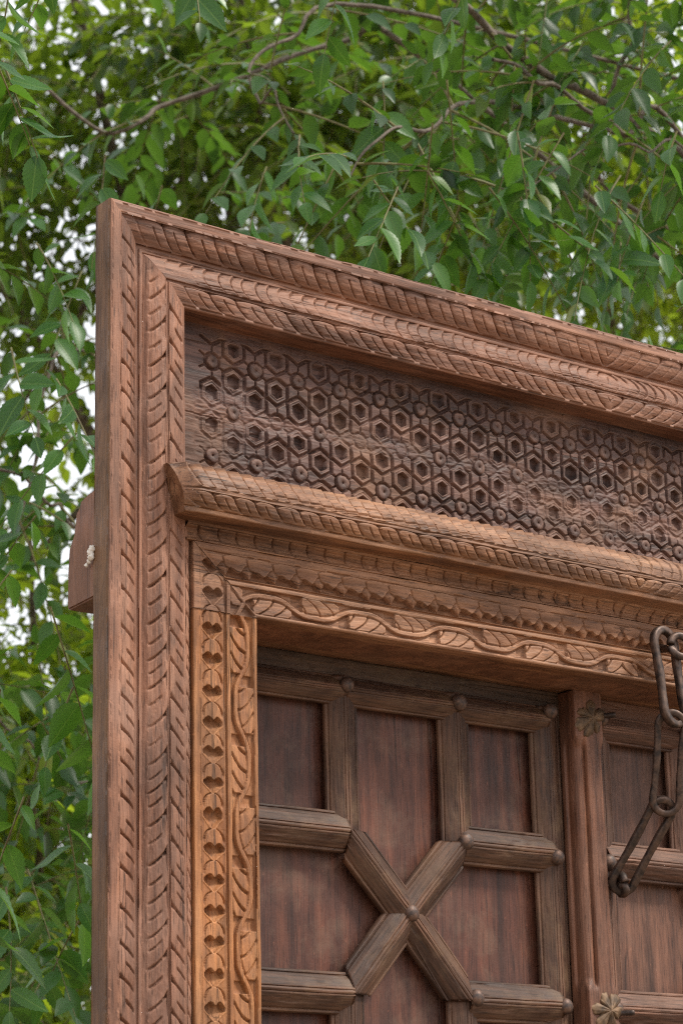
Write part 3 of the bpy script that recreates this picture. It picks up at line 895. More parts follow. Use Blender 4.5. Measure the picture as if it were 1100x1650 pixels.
def door_leaf(xc, name, label, mats, flip):
    leaf = thing(name, (xc, 0.2, 0.0), label, 'door')
    mp, mb, mr = mats
    f = -1 if flip else 1
    X = lambda d: xc + f * d
    V1, V2, L0, R0 = -0.139, 0.137, -0.377, 0.375
    r = lambda *p: [(X(a), b) for a, b in p]
    # boards
    poly_panel('panel', r((L0, ZTOP), (V1, ZTOP), (V1, ZM1), (L0, ZM1)), leaf, mp, 0.203, 1)
    poly_panel('panel', r((V1, ZTOP), (V2, ZTOP), (V2, ZM1), (0, ZC), (V1, ZM1)), leaf, mp, 0.2025, 2)
    poly_panel('panel', r((V2, ZTOP), (R0, ZTOP), (R0, ZM1), (V2, ZM1)), leaf, mp, 0.203, 3)
    poly_panel('panel', r((L0, ZM1), (V1, ZM1), (0, ZC), (V1, ZM2), (L0, ZM2)), leaf, mp, 0.2035, 4)
    poly_panel('panel', r((R0, ZM1), (V2, ZM1), (0, ZC), (V2, ZM2), (R0, ZM2)), leaf, mp, 0.203, 5)
    poly_panel('panel', r((V1, ZLOW), (V1, ZM2), (0, ZC), (V2, ZM2), (V2, ZLOW)), leaf, mp, 0.2025, 6)
    poly_panel('panel', r((L0, ZM2), (V1, ZM2), (V1, ZLOW), (L0, ZLOW)), leaf, mp, 0.203, 7)
    poly_panel('panel', r((V2, ZM2), (R0, ZM2), (R0, ZLOW), (V2, ZLOW)), leaf, mp, 0.203, 8)
    # frame of the leaf
    a, b = sorted((X(-0.46), X(0.4475)))
    link('top_rail', box_mesh('top_rail', a, b, 0.1835, 0.222, ZTOP - 0.012, ZD, 0.002), mr, leaf)
    for d0, d1 in ((-0.46, L0 - 0.005), (R0 + 0.005, 0.4475)):
        a, b = sorted((X(d0), X(d1)))
        link('stile', box_mesh('stile', a, b, 0.1875, 0.223, 0.02, ZTOP - 0.0135, 0.002), mr, leaf)
    a, b = sorted((X(L0), X(R0)))
    link('kick_board', box_mesh('kick_board', a, b, 0.19, 0.22, 0.02, ZLOW - 0.001, 0.002), mr, leaf)
    sd_ = 100 if flip else 200
    P = lambda a, b: (X(a), b)
    B = lambda p, q, k, **kw: put_batten(p, q, leaf, mb, sd_ + k, **kw)
    # order the ends so the reeds run the same way on both leaves
    B(P(L0, ZTOP), P(V1, ZTOP), 1, slim=.74, y=.186); B(P(V1, ZTOP), P(V2, ZTOP), 2, slim=.74, y=.186); B(P(V2, ZTOP), P(R0, ZTOP), 3, slim=.74, y=.186)
    B(P(L0, ZTOP + 0.028), P(L0, ZLOW), 4, y=0.1895, flat=.78); B(P(R0, ZTOP + 0.028), P(R0, ZLOW), 5, y=0.1892, flat=.74)
    B(P(V1, ZTOP + 0.028), P(V1, ZM1), 6, y=0.1895, flat=.78); B(P(V2, ZTOP + 0.028), P(V2, ZM1), 7, y=0.1895, flat=.78)
    B(P(L0, ZM1), P(V1, ZM1), 8, y=0.1862); B(P(V2, ZM1), P(R0, ZM1), 9, y=0.1862)
    B(P(L0, ZM2), P(V1, ZM2), 10, y=0.1862); B(P(V2, ZM2), P(R0, ZM2), 11, y=0.1862)
    B(P(V1, ZM2), P(V1, ZLOW), 12, y=0.1895, flat=.78); B(P(V2, ZM2), P(V2, ZLOW), 13, y=0.1895, flat=.78)
    for k, (a, b) in enumerate(((V1, ZM1), (V2, ZM1), (V1, ZM2), (V2, ZM2))):
        B(P(a * 1.02, ZC + (b - ZC) * 1.02), P(0, ZC), 14 + k, y=0.1857 + 0.0004 * (k % 3), e0=0.036)
    for d, z in ((V1, ZTOP + 0.008), (V2, ZTOP + 0.006), (R0, ZTOP + 0.016), (V2 + 0.004, ZM1 + 0.004), (R0, ZM1 - 0.008), (0, ZC), (V2 + 0.016, ZM2 + 0.004), (R0 + 0.004, ZM2 - 0.002)):
        put_stud(X(d), z, leaf, s=random.uniform(0.92, 1.05))
    return leaf


LC = 0.768
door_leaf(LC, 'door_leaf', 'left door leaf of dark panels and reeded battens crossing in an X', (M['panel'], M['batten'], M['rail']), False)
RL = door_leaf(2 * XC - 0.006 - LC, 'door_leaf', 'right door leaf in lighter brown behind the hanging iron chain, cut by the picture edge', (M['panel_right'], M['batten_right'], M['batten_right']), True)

# meeting stile (astragal) fixed to the right leaf, with chamfered mouldings between stopped ends
def build_astragal():
    x0, x1 = 1.186, 1.262
    yb, yf = 0.186, 0.136
    zs = np.unique(np.r_[np.linspace(2.733, 2.02, 300), np.linspace(2.02, 0.05, 20)])[::-1]
    # cross-section parameter points (x, y) for full block and for the moulded shaft
    full = [(x0, yb), (x0, yb - .012), (x0, yb - .022), (x0, yf + .012), (x0, yf + .004), (x0 + .001, yf + .001), (x0 + .003, yf), (x0 + .016, yf), (x0 + .022, yf), (x0 + .028, yf), (x0 + .031, yf), (x1 - .016, yf), (x1 - .012, yf), (x1 - .004, yf), (x1 - .001, yf + .001), (x1, yf + .004), (x1, yb)]
    shaft = [(x0, yb), (x0, yb - .012), (x0 + .004, yb - .0135), (x0 + .0035, yf + .026), (x0 + .006, yf + .016), (x0 + .011, yf + .0095), (x0 + .018, yf + .0065), (x0 + .025, yf + .0085), (x0 + .0285, yf + .0150), (x0 + .0292, yf + .0015), (x0 + .031, yf), (x1 - .016, yf), (x1 - .013, yf + .002), (x1 - .006, yf + .004), (x1 - .001, yf + .009), (x1, yf + .014), (x1, yb)]
    Fp, Sp = np.array(full), np.array(shaft)
    def dens(P):
        o = [P[0]]
        for i in range(len(P) - 1):
            for t in (1 / 3, 2 / 3, 1): o.append(P[i] * (1 - t) + P[i + 1] * t)
        return np.array(o)
    Fp, Sp = dens(Fp), dens(Sp)
    rows = []
    for z in zs:
        # block at the top 2.733..2.640 and around the lower rosette 2.165..2.02
        k = sstep(2.642, 2.612, z) * sstep(2.128, 2.158, z) if z > 2.05 else 0.0
        k = float(k)
        P = Fp * (1 - k) + Sp * k
        rows.append(np.c_[P, np.full(len(P), z)])
    V = np.array(rows)
    n = 0.0010 * (fbm(V[..., 2] * 30, V[..., 0] * 200, 91, 3) - .5)
    V[..., 1] += n
    # drying crack
    cr = np.exp(-((V[..., 0] - (1.238 + (2.50 - V[..., 2]) * 0.07)) / 0.0012) ** 2) * sstep(2.50, 2.47, V[..., 2]) * sstep(2.36, 2.40, V[..., 2])
    V[..., 1] += 0.004 * cr
    me = mesh_from('meeting_stile', V, grid_quads(len(zs), V.shape[1], True))
    cap_both(me)
    return link('meeting_stile', me, M['stile'], RL)
build_astragal()


def flower(x, z, y, rot, seed):
    lr = np.random.default_rng(seed)
    nr, na = 12, 97
    r = np.linspace(0, 1, nr)[:, None]; th = np.linspace(0, 2 * np.pi, na)[None, :]
    np_ = 6
    pet = np.abs(np.cos(th * np_ / 2)) ** 0.55
    edge = (0.017 + 0.016 * pet) * (1 + 0.16 * np.sin(th * 2 + seed) + 0.08 * np.sin(th * 5 + 2 * seed)) + 0.0016 * np.cos(th * 18)
    R = r * edge
    hgt = 0.003 + 0.006 * np.exp(-(R / 0.009) ** 2) + 0.004 * np.sin(np.pi * np.clip(r, 0, 1)) * pet - 0.0025 * np.exp(-((np.mod(th * np_ / 2 / np.pi + .5, 1) - .5) / .07) ** 2) * r - 0.002 * r ** 3
    hgt = hgt - 0.0012 * np.abs(np.sin(th * 18)) * r
    X = R * np.cos(th + rot); Z = R * np.sin(th + rot)
    V = np.stack([X, -hgt + 0 * X, Z], -1)
    # rim going back to the wood
    rim = V[-1:].copy(); rim[..., 1] = 0.001
    V = np.concatenate([V, rim])
    me = mesh_from('flower_plate', V, grid_quads(nr + 1, na, True))
    o = link('flower_plate', me, M['brass'], RL)
    o.matrix_basis = Matrix.Translation((x, y, z)) @ Matrix.Scale(1.2, 4)
    return o


def pin(x, z, y, leaf, parent):
    pr = [(0.0, 0.010), (0.009, 0.010), (0.0105, 0.006), (0.009, -0.004), (0.006, -0.008), (0.0055, -0.014), (0.0062, -0.022), (0.0066, -0.034), (0.0058, -0.040), (0.0, -0.0415)]
    n = 18; th = np.linspace(0, 2 * np.pi, n, endpoint=False)
    V = np.array([np.stack([r * np.cos(th), h + 0 * th, r * np.sin(th)], -1) for r, h in pr])
    a = np.arange(len(pr) * n).reshape(len(pr), n)
    Q = np.stack([a[:-1], a[1:], np.roll(a[1:], -1, 1), np.roll(a[:-1], -1, 1)], -1).reshape(-1, 4)
    o = link('pin', mesh_from('pin', V, Q), M['iron'])
    o.parent = parent
    o.matrix_basis = Matrix.Translation((x, y, z)) @ Matrix.Rotation(math.radians(38), 4, 'Z') @ Matrix.Scale(0.75, 4)
    return o


f1 = flower(1.226, 2.676, 0.1352, 0.4, 1)
pin(0.027, 0.010, 0.008, RL, f1)
f2 = flower(1.232, 2.092, 0.1352, 0.9, 2)
pin(0.026, -0.002, 0.008, RL, f2)

# ------------------------------------------------------------------ iron chain
chain = thing('iron_chain', (1.31, 0.0, 2.80), 'rusty iron door chain of three long links hooked from lintel to right leaf', 'chain')


def link_path(top, bot, width, nrm, n=22):
    top, bot = np.array(top, float), np.array(bot, float)
    ax = bot - top; L = np.linalg.norm(ax); ax /= L
    nrm = np.array(nrm, float); nrm -= ax * (nrm @ ax); nrm /= np.linalg.norm(nrm)
    sd_ = np.cross(ax, nrm); r = width / 2
    pts = []
    th = np.linspace(0, np.pi, 11)
    for t in th: pts.append(top + ax * (r - r * math.sin(t)) + sd_ * (r * math.cos(t)))
    for u in np.linspace(0, 1, n)[1:-1]:
        pts.append(top + ax * (r + (L - 2 * r) * u) - sd_ * r * (1 - 0.10 * math.sin(math.pi * u)))
    for t in th: pts.append(bot - ax * (r - r * math.sin(t)) - sd_ * (r * math.cos(t)))
    for u in np.linspace(1, 0, n)[1:-1]:
        pts.append(top + ax * (r + (L - 2 * r) * u) + sd_ * r * (1 - 0.10 * math.sin(math.pi * u)))
    return np.array(pts)


def chain_link(top, bot, width, nrm, rad, sq=0.55):
    p = link_path(top, bot, width, nrm)
    d = np.random.default_rng(int(abs(top[2]) * 1000))
    rr = rad * (1 + 0.07 * np.sin(np.linspace(0, 2 * np.pi, len(p), endpoint=False) * 5))
    V, Q = tube(p, rr, 12, True, sq)
    return link('link', mesh_from('link', V, Q), M['iron'], chain)


chain_link((1.291, -0.022, 2.838), (1.306, -0.030, 2.643), 0.064, (0.10, -1, 0.1), 0.0075)
chain_link((1.302, -0.024, 2.668), (1.318, 0.030, 2.474), 0.054, (-0.55, -0.85, -0.1), 0.0073)
chain_link((1.322, 0.026, 2.500), (1.283, 0.142, 2.332), 0.046, (-0.35, -1, -0.1), 0.0075)


def eye(name, c, r, rad, nrm, tail, parent):
    nrm = np.array(nrm, float); nrm /= np.linalg.norm(nrm)
    a = np.cross(nrm, (0, 0, 1.0)); a /= np.linalg.norm(a); b = np.cross(nrm, a)
    th = np.linspace(0.35, 2 * np.pi - 0.1, 26)
    ring = np.array(c) + r * (np.cos(th)[:, None] * a + np.sin(th)[:, None] * b)
    tl = np.array(tail, float)
    ring = np.vstack([tl, tl * 0.5 + ring[0] * 0.5, ring])
    V, Q = tube(ring, rad, 12, False, 0.3)
    o = link(name, mesh_from(name, V, Q), M['iron'], parent)
    cap_both(o.data)
    return o


eye('eye_bolt', (1.327, -0.034, 2.806), 0.0225, 0.0078, (-0.25, -0.95, 0.12), (1.330, 0.03, 2.815), chain)
eye('eye_bolt', (1.291, 0.138, 2.345), 0.0190, 0.0080, (0.95, -0.35, 0.15), (1.300, 0.185, 2.352), chain)

# white tuft stuck to the post side
def tuft():
    lr = np.random.default_rng(5); parts = []
    c0 = np.array([-0.004, 0.0500, 2.812])
    for k, (dz, r) in enumerate(((0.012, .0075), (0.003, .0085), (-0.006, .0075), (-0.014, .0050), (-0.020, .0045))):
        n, m = 9, 10
        ph = np.linspace(0.05, np.pi - 0.05, n)[:, None]; th = np.linspace(0, 2 * np.pi, m, endpoint=False)[None]
        rr = r * (1 + 0.6 * (lr.random((n, m)) - .5))
        V = np.stack([rr * np.sin(ph) * np.cos(th), rr * np.sin(ph) * np.sin(th), rr * np.cos(ph) + 0 * th], -1) + c0 + [0, 0.008 * (k - 1.5) * (k > 2) + lr.normal() * .002, dz]
        a = np.arange(n * m).reshape(n, m)
        Q = np.stack([a[:-1], a[1:], np.roll(a[1:], -1, 1), np.roll(a[:-1], -1, 1)], -1).reshape(-1, 4)
        parts.append((V.reshape(-1, 3), Q))
    V, Q = join(parts)
    o = link('cotton_tuft', mesh_from('cotton_tuft', c0 + (V - c0) * 0.8, Q), M['cotton'])
    o['label'] = 'small white lumpy tuft stuck to the left side of the door frame post'; o['category'] = 'tuft'
tuft()

# ------------------------------------------------------------------ trees
def project(P):
    d = np.asarray(P) - CAM
    z = d @ FV
    return 550 + 4000 * (d @ RV) / z, 825 - 4000 * (d @ UV) / z, z


def unit(v): return v / (np.linalg.norm(v, axis=-1, keepdims=True) + 1e-9)


def leaf_shape(n, serr, fold, droop, wid=0.21, curl=0.0):
    t = np.linspace(0, 1, n + 1)
    w = wid * np.sin(np.pi * t ** 0.80) ** 0.85 * (1 - 0.35 * t ** 3)
    V = []; 
    for i in range(n + 1):
        z = -droop * t[i] ** 2
        V.append((t[i], 0, z))
    for s in (1, -1):
        for i in range(1, n):
            ww = w[i] * (1 + (serr if i % 2 else -serr))
            V.append((t[i] + (0.012 if i % 2 else 0), s * ww, -droop * t[i] ** 2 + fold * ww + curl * ww * math.sin(6 * t[i] + s)))
    T = []
    for k, s in enumerate((1, -1)):
        e = n + 1 + k * (n - 1)
        def tri(a, b, c): T.append((a, b, c) if s == 1 else (a, c, b))
        tri(0, 1, e)
        for i in range(1, n - 1):
            tri(i, i + 1, e + i); tri(i, e + i, e + i - 1)
        tri(n - 1, n, e + n - 2)
    return np.array(V, float), np.array(T)


LEAF_F = leaf_shape(3, 0.0, 0.30, 0.12, 0.255)
LEAF_M = leaf_shape(6, 0.04, 0.32, 0.16, 0.25)


class Leaves:
    def __init__(s): s.p, s.x, s.z, s.s = [], [], [], []
    def add(s, p, x, z, sz): s.p.append(p); s.x.append(x); s.z.append(z); s.s.append(sz)
    def arrays(s): return np.concatenate(s.p), np.concatenate(s.x), np.concatenate(s.z), np.concatenate(s.s)


def frames(x, zh):
    x = unit(x); y = unit(np.cross(zh, x)); z = np.cross(x, y)
    return x, y, z


def leaf_batch(arr, shape):
    p, x, zh, s = arr
    x, y, z = frames(x, zh)
    B, T = shape
    V = p[:, None] + s[:, None, None] * (B[None, :, 0:1] * x[:, None] + B[None, :, 1:2] * y[:, None] + B[None, :, 2:3] * z[:, None])
    n = len(p); nb = len(B)
    TT = (T[None] + (np.arange(n) * nb)[:, None, None]).reshape(-1, 3)
    return V.reshape(-1, 3), TT


def shoot(p0, d0, L, nl, size, droop=0.6, spread=0.85, lr=rng, jitter=0.25):
    """a drooping leafy shoot: returns twig polyline and leaf frames, leaves alternate on both sides"""
    t = np.linspace(0, 1, 9)[:, None]
    d0 = unit(np.asarray(d0, float))
    bend = unit(lr.normal(size=3)) * 0.22
    path = p0 + d0 * L * t + np.array([0, 0, -1.0]) * L * droop * 0.5 * t ** 2 + bend * L * t ** 2 * 0.5
    tl = np.linspace(0.06, 1.0, nl)
    P = np.stack([np.interp(tl, t[:, 0], path[:, k]) for k in range(3)], -1)
    T = unit(np.stack([np.interp(tl, t[:, 0], np.gradient(path[:, k], t[:, 0])) for k in range(3)], -1))
    lat = unit(np.cross(T, np.array([0, 0, 1.0]) + 0.4 * lr.normal(size=3)))
    sg = np.where(np.arange(nl) % 2 == 0, 1.0, -1.0)[:, None]
    X = unit(0.62 * T + spread * sg * lat + np.array([0, 0, -0.30]) + jitter * lr.normal(size=(nl, 3)))
    X[-1] = T[-1]
    Z = unit(np.array([0, 0, 1.0]) + 0.45 * lr.normal(size=(nl, 3)) + 0.3 * np.cross(lat, T))
    sz = size * lr.uniform(0.7, 1.12, nl) * (0.75 + 0.35 * np.sin(np.pi * np.clip(tl, 0, 0.9)))
    return path, (P, X, Z, sz)


def behind_frame(px, py):
    """rough outline of the door frame in the view: what lies behind it is built thinly"""
    return (px > 190) & (py > 360 + 0.27 * (px - 190)) & (px < 1500)


def in_view(px, py, mx_=420, my_=420):
    return (px > -mx_) & (px < 1100 + mx_) & (py > -my_) & (py < 1650 + 150)


GT = 'trees behind the door frame'
elm = thing('elm_tree', (4.4, 1.6, 0.0), 'nearest elm, serrated leaves hanging in sharp sprays right behind the frame top', 'tree', GT)
V, Q = tube(spline([(4.4, 1.6, 0), (4.35, 1.62, 1.2), (4.42, 1.55, 2.4), (4.3, 1.6, 3.6), (4.2, 1.5, 4.6), (4.0, 1.5, 6.0)], 40), np.linspace(0.20, 0.07, 40), 14)
link('trunk', mesh_from('trunk', V, Q), M['bark'], elm)


def limb(ctrl, r0, r1, parent, name='limb', n=40, k=8, mat='bark', wob=0.02, seed=0):
    P = spline(ctrl, n)
    lr = np.random.default_rng(seed)
    off = spline(lr.normal(size=(n // 4 + 2, 3)) * wob, n)
    off *= np.linspace(0, 1, n)[:, None]
    P = P + off
    rr = np.linspace(r0 * 0.36, r1 * 0.6, n) * (1 + 0.22 * (lr.random(n) - .5))
    V, Q = tube(P, rr, k)
    V = V + lr.normal(size=V.shape) * (np.repeat(rr, k)[:, None] * 0.07)
    link(name, mesh_from(name, V, Q), M[mat], parent)
    return P


# limbs reaching over the frame (positions in space, seen as the grey branches at the top)
limbs = [
    limb([(4.25, 1.58, 4.70), (2.48, 1.19, 4.80), (2.08, 1.11, 4.80), (1.78, 1.05, 4.86), (1.54, 1.05, 4.99)], 0.035, 0.014, elm, seed=1),
    limb([(4.25, 1.58, 3.38), (2.54, 0.97, 4.59), (2.22, 0.95, 4.58), (2.00, 0.96, 4.65), (1.78, 0.98, 4.69)], 0.026, 0.008, elm, seed=2),
    limb([(4.25, 1.58, 5.08), (2.26, 1.24, 4.76), (1.70, 0.97, 4.54), (1.45, 0.84, 4.35), (1.25, 0.77, 4.23), (1.14, 0.78, 4.10)], 0.024, 0.0045, elm, seed=3, wob=.012),
    limb([(4.25, 1.58, 3.96), (2.52, 2.03, 5.30), (2.24, 2.19, 5.42), (1.87, 2.29, 5.21), (1.63, 2.39, 5.08), (1.49, 2.39, 5.00), (1.24, 2.43, 5.06)], 0.03, 0.009, elm, seed=4),
    limb([(4.25, 1.58, 5.36), (1.90, 1.51, 5.11), (1.51, 1.50, 4.90), (1.38, 1.51, 4.78), (1.36, 1.45, 4.65), (1.36, 1.38, 4.65), (1.39, 1.34, 4.51)], 0.02, 0.004, elm, seed=5, wob=.01),
    limb([(4.25, 1.58, 4.14), (2.37, 2.59, 4.82), (1.78, 2.44, 4.34), (1.31, 2.32, 4.20), (1.18, 2.23, 4.00), (1.08, 2.19, 3.62)], 0.02, 0.006, elm, seed=6),
    limb([(4.25, 1.58, 4.74), (2.28, 2.77, 3.83), (1.44, 2.42, 3.70), (1.21, 2.31, 3.75), (1.01, 2.30, 3.82)], 0.02, 0.007, elm, seed=7),
    limb([(4.25, 1.58, 3.42), (2.38, 2.92, 3.25), (1.67, 2.76, 3.03), (1.43, 2.68, 3.04), (1.15, 2.57, 3.18)], 0.018, 0.005, elm, seed=8),
    limb([(4.25, 1.58, 3.40), (2.47, 0.84, 4.39), (1.96, 0.60, 4.32), (1.79, 0.61, 4.28), (1.64, 0.63, 4.18), (1.49, 0.64, 4.10)], 0.012, 0.003, elm, seed=9, wob=.01),
    limb([(4.25, 1.58, 4.60), (2.72, 1.45, 4.68), (2.57, 1.35, 4.89), (2.58, 1.26, 5.12), (2.53, 1.22, 5.33)], 0.022, 0.01, elm, seed=10),
]

near_tw, near = [], Leaves()
# sprays hanging just behind the top rail and beside the left post
sprays = [  # twig base, direction, length, leaves, leaf size (metres)
    ((1.25, 0.59, 4.20), (0.36, 0.10, -0.96), 0.4, 9, 0.085), ((1.32, 0.48, 4.01), (0.56, 0.03, -0.84), 0.3, 10, 0.085), ((1.24, 0.49, 3.95), (-0.00, 0.37, -0.95), 0.24, 9, 0.085),
    ((0.96, 0.55, 4.02), (-0.62, 0.68, -0.19), 0.2, 8, 0.075), ((1.00, 0.64, 4.05), (-0.34, 0.58, -0.85), 0.28, 9, 0.075), ((1.09, 0.53, 3.97), (-0.16, 0.49, -0.95), 0.26, 9, 0.08),
    ((1.02, 0.53, 3.97), (0.16, 0.25, -0.96), 0.22, 8, 0.085), ((1.45, 0.45, 4.31), (0.48, 0.01, -0.96), 0.34, 11, 0.085), ((1.50, 0.41, 4.17), (0.54, -0.08, -0.87), 0.34, 11, 0.085),
    ((1.61, 0.43, 4.07), (0.50, 0.12, -0.93), 0.3, 10, 0.085), ((1.38, 0.44, 4.15), (0.08, 0.31, -0.95), 0.32, 10, 0.09), ((1.29, 0.58, 4.32), (0.36, 0.34, -0.90), 0.3, 10, 0.085),
    ((1.61, 0.15, 4.10), (-0.03, 0.32, -0.76), 0.14, 5, 0.08), ((1.84, 0.50, 4.12), (0.08, 0.31, -0.95), 0.26, 8, 0.09), ((1.87, 0.62, 4.07), (0.32, 0.13, -0.96), 0.2, 7, 0.09),
    ((1.47, 0.45, 3.96), (0.32, 0.13, -0.96), 0.18, 7, 0.09), ((1.17, 0.52, 4.03), (0.57, -0.13, -0.78), 0.28, 10, 0.08), ((1.03, 0.82, 4.20), (-0.08, 0.43, -0.95), 0.3, 9, 0.08),
    ((1.14, 1.11, 4.26), (0.24, 0.19, -0.96), 0.2, 7, 0.08), ((1.28, 0.81, 4.41), (0.24, 0.19, -0.96), 0.28, 9, 0.085), ((0.04, 0.48, 3.96), (0.32, 0.13, -0.96), 0.2, 8, 0.088),
    ((-0.05, 0.41, 3.98), (0.40, 0.07, -0.96), 0.26, 9, 0.09), ((0.07, 0.50, 4.20), (0.40, 0.07, -0.96), 0.2, 7, 0.09), ((0.24, 0.58, 4.34), (0.24, 0.19, -0.96), 0.2, 7, 0.085),
    ((0.60, 0.65, 4.47), (0.28, 0.16, -0.96), 0.22, 8, 0.085), ((0.94, 0.50, 4.53), (0.28, 0.16, -0.96), 0.22, 8, 0.085), ((1.18, 0.34, 4.48), (0.28, 0.16, -0.96), 0.22, 8, 0.085),
    ((0.54, 1.12, 3.04), (0.26, 0.18, -0.96), 0.42, 11, 0.1), ((0.51, 1.17, 2.62), (0.32, 0.13, -0.96), 0.36, 9, 0.1), ((0.65, 1.22, 2.58), (0.20, 0.22, -0.96), 0.24, 6, 0.105),
    ((0.53, 1.32, 2.89), (0.32, 0.13, -0.96), 0.36, 10, 0.09), ((0.66, 1.31, 3.66), (-0.04, 0.40, -0.95), 0.32, 9, 0.095), ((0.77, 1.40, 3.57), (-0.35, 0.56, -0.75), 0.3, 9, 0.09),
    ((0.61, 1.44, 3.77), (0.40, 0.07, -0.96), 0.26, 8, 0.09), ((0.72, 1.50, 3.38), (-0.08, 0.43, -0.95), 0.3, 9, 0.09), ((0.65, 1.49, 3.23), (0.40, 0.07, -0.96), 0.24, 7, 0.09),
    ((0.81, 1.47, 2.96), (-0.10, 0.40, -0.85), 0.22, 7, 0.09), ((0.66, 1.51, 2.48), (0.44, 0.04, -0.96), 0.26, 7, 0.1), ((0.91, 1.60, 2.43), (-0.08, 0.43, -0.95), 0.2, 6, 0.1),
    ((0.71, 1.50, 4.09), (0.32, 0.13, -0.96), 0.26, 8, 0.085), ((0.86, 1.53, 4.06), (-0.08, 0.43, -0.95), 0.3, 9, 0.085), ((0.86, 1.42, 4.34), (0.32, 0.13, -0.96), 0.25, 8, 0.085),
    ((1.09, 1.51, 4.35), (0.08, 0.31, -0.95), 0.2, 7, 0.085), ((0.46, 1.39, 3.51), (0.40, 0.07, -0.96), 0.3, 9, 0.09), ((0.41, 1.35, 3.04), (0.40, 0.07, -0.96), 0.3, 9, 0.09),
    ((0.21, 1.04, 3.90), (0.40, 0.07, -0.96), 0.3, 9, 0.09),
]
for (p0, dw, L, nl, sz) in sprays:
    p0 = np.array(p0)
    dw = np.array(dw) + rng.normal(size=3) * np.array([.42, .42, .15])
    path, lf = shoot(p0, dw, L, nl, sz * 1.12, droop=0.25, spread=1.0, jitter=0.25)
    # leaf blades face roughly up and towards the camera
    lf = (lf[0], lf[1], unit(lf[2] + np.array([-0.32, -0.42, -0.16])), lf[3])
    V, Q = tube(path, np.linspace(0.0026, 0.0010, len(path)), 6)
    link('twig', mesh_from('twig', V, Q), M['twig'], elm)
    near.add(*lf)
# random hanging sprays of the same crown, filling between
mid = Leaves(); twigs = []
limb_points = np.concatenate([P[8:] for P in limbs])
for p0 in limb_points[rng.permutation(len(limb_points))[:110]]:
    dw = unit(rng.normal(size=3) * np.array([1, 1, .7]) + np.array([0, 0, -.1]))
    path, lf = shoot(p0, dw, rng.uniform(.2, .5), int(rng.integers(4, 10)), .085, droop=.5)
    mid.add(*lf); twigs.append(tube(path, np.linspace(0.0042, 0.0011, len(path)), 4))
GAP = np.array((1.38, 2.61, 3.99))          # an opening in the crown left of the post, where the white sky shows


def clumpy(p, s):
    """0..1, a patchy field in space that gathers the shoots into clumps"""
    return 0.5 * vn(p[0] * 1.45 + 0.6 * p[2], p[1] * 1.45, s) + 0.5 * vn(p[2] * 1.6 - 0.5 * p[1], p[0] * 1.3 + 7, s + 1)


def fill_crown(n, store, nl, size, L=0.35):
    done = 0
    while done < n:
        p0 = np.array([rng.uniform(-0.4, 5.0), rng.uniform(0.45, 5.2), rng.uniform(1.2, 6.0)])
        px, py, d = project(p0)
        if not (6.0 < d < 8.6) or not in_view(px, py): continue
        k = 1.0 if clumpy(p0, 33) > 0.50 else 0.07
        if behind_frame(px, py): k *= 0.3 if px < 600 else 0.12
        if np.sum(((p0 - GAP) / np.array([0.8, 0.9, 0.62])) ** 2) < 1: k *= 0.30
        if rng.random() > k: continue
        dw = unit(rng.normal(size=3) * np.array([1, 1, 0.5]) + np.array([0, 0, -0.15]))
        path, lf = shoot(p0, dw, L * rng.uniform(0.7, 1.3), nl, size, droop=rng.uniform(.2, .8))
        store.add(*lf)
        twigs.append(tube(path, np.linspace(0.0030, 0.0010, len(path)), 3))
        done += 1


fill_crown(430, mid, 12, .098)
# elm shoots added overhead, out of view, to shade the frame
for _ in range(430):
    p0 = np.array([rng.uniform(-2.5, 4.0), rng.uniform(-0.5, 3.2), rng.uniform(4.7, 6.6)])
    if project(p0)[1] > -330 and project(p0)[2] > 0: continue
    dw = unit(rng.normal(size=3) * np.array([1, 1, 0.4]) + np.array([0, 0, -0.2]))
    path, lf = shoot(p0, dw, 0.45, 12, .12, droop=0.6)
    mid.add(*lf); twigs.append(tube(path, np.linspace(0.0030, 0.0010, len(path)), 3))
# the elm's sharpest leaves become single parts; the rest stays one mass
arr = near.arrays()
px, py, dz = project(arr[0] + 0.5 * arr[3][:, None] * arr[1])
vis_ = (px > -30) & (px < 1130) & (py > -40) & (py < 1660) & ~behind_frame(px, py - 25)
order = np.argsort(-(arr[3] / dz) * np.where(vis_, 1, 0.0001))
near_idx = [i for i in order[:300] if vis_[i]]
rest = np.setdiff1d(np.arange(len(px)), near_idx)
shapes = [leaf_shape(20, 0.05, 0.30, 0.16, 0.25, 0.05), leaf_shape(20, 0.05, 0.22, 0.30, 0.235, 0.10), leaf_shape(20, 0.05, 0.40, 0.06, 0.26, 0.06), leaf_shape(20, 0.05, 0.15, -0.10, 0.225, 0.14)]
lmesh = []
for B, T in shapes:
    m_ = mesh_from('leaf', B, None, T); m_.materials.append(M['leaf_near']); lmesh.append(m_)
x_, y_, z_ = frames(arr[1], arr[2])
for i in near_idx:
    o = bpy.data.objects.new('leaf', lmesh[random.randrange(4)]); C.objects.link(o); attach(o, elm)
    s = arr[3][i]
    o.matrix_basis = Matrix(((x_[i][0] * s, y_[i][0] * s, z_[i][0] * s, arr[0][i][0]), (x_[i][1] * s, y_[i][1] * s, z_[i][1] * s, arr[0][i][1]),
                             (x_[i][2] * s, y_[i][2] * s, z_[i][2] * s, arr[0][i][2]), (0, 0, 0, 1)))
ma = mid.arrays()
allm = tuple(np.concatenate([a[rest], b]) for a, b in zip(arr, ma))
V, T = leaf_batch(allm, LEAF_M)
link('foliage', mesh_from('foliage', V, None, T), M['leaf_mid'], elm, kind='stuff')
V, Q = join(twigs)
link('twigs', mesh_from('twigs', V, Q), M['twig'], elm, kind='stuff')

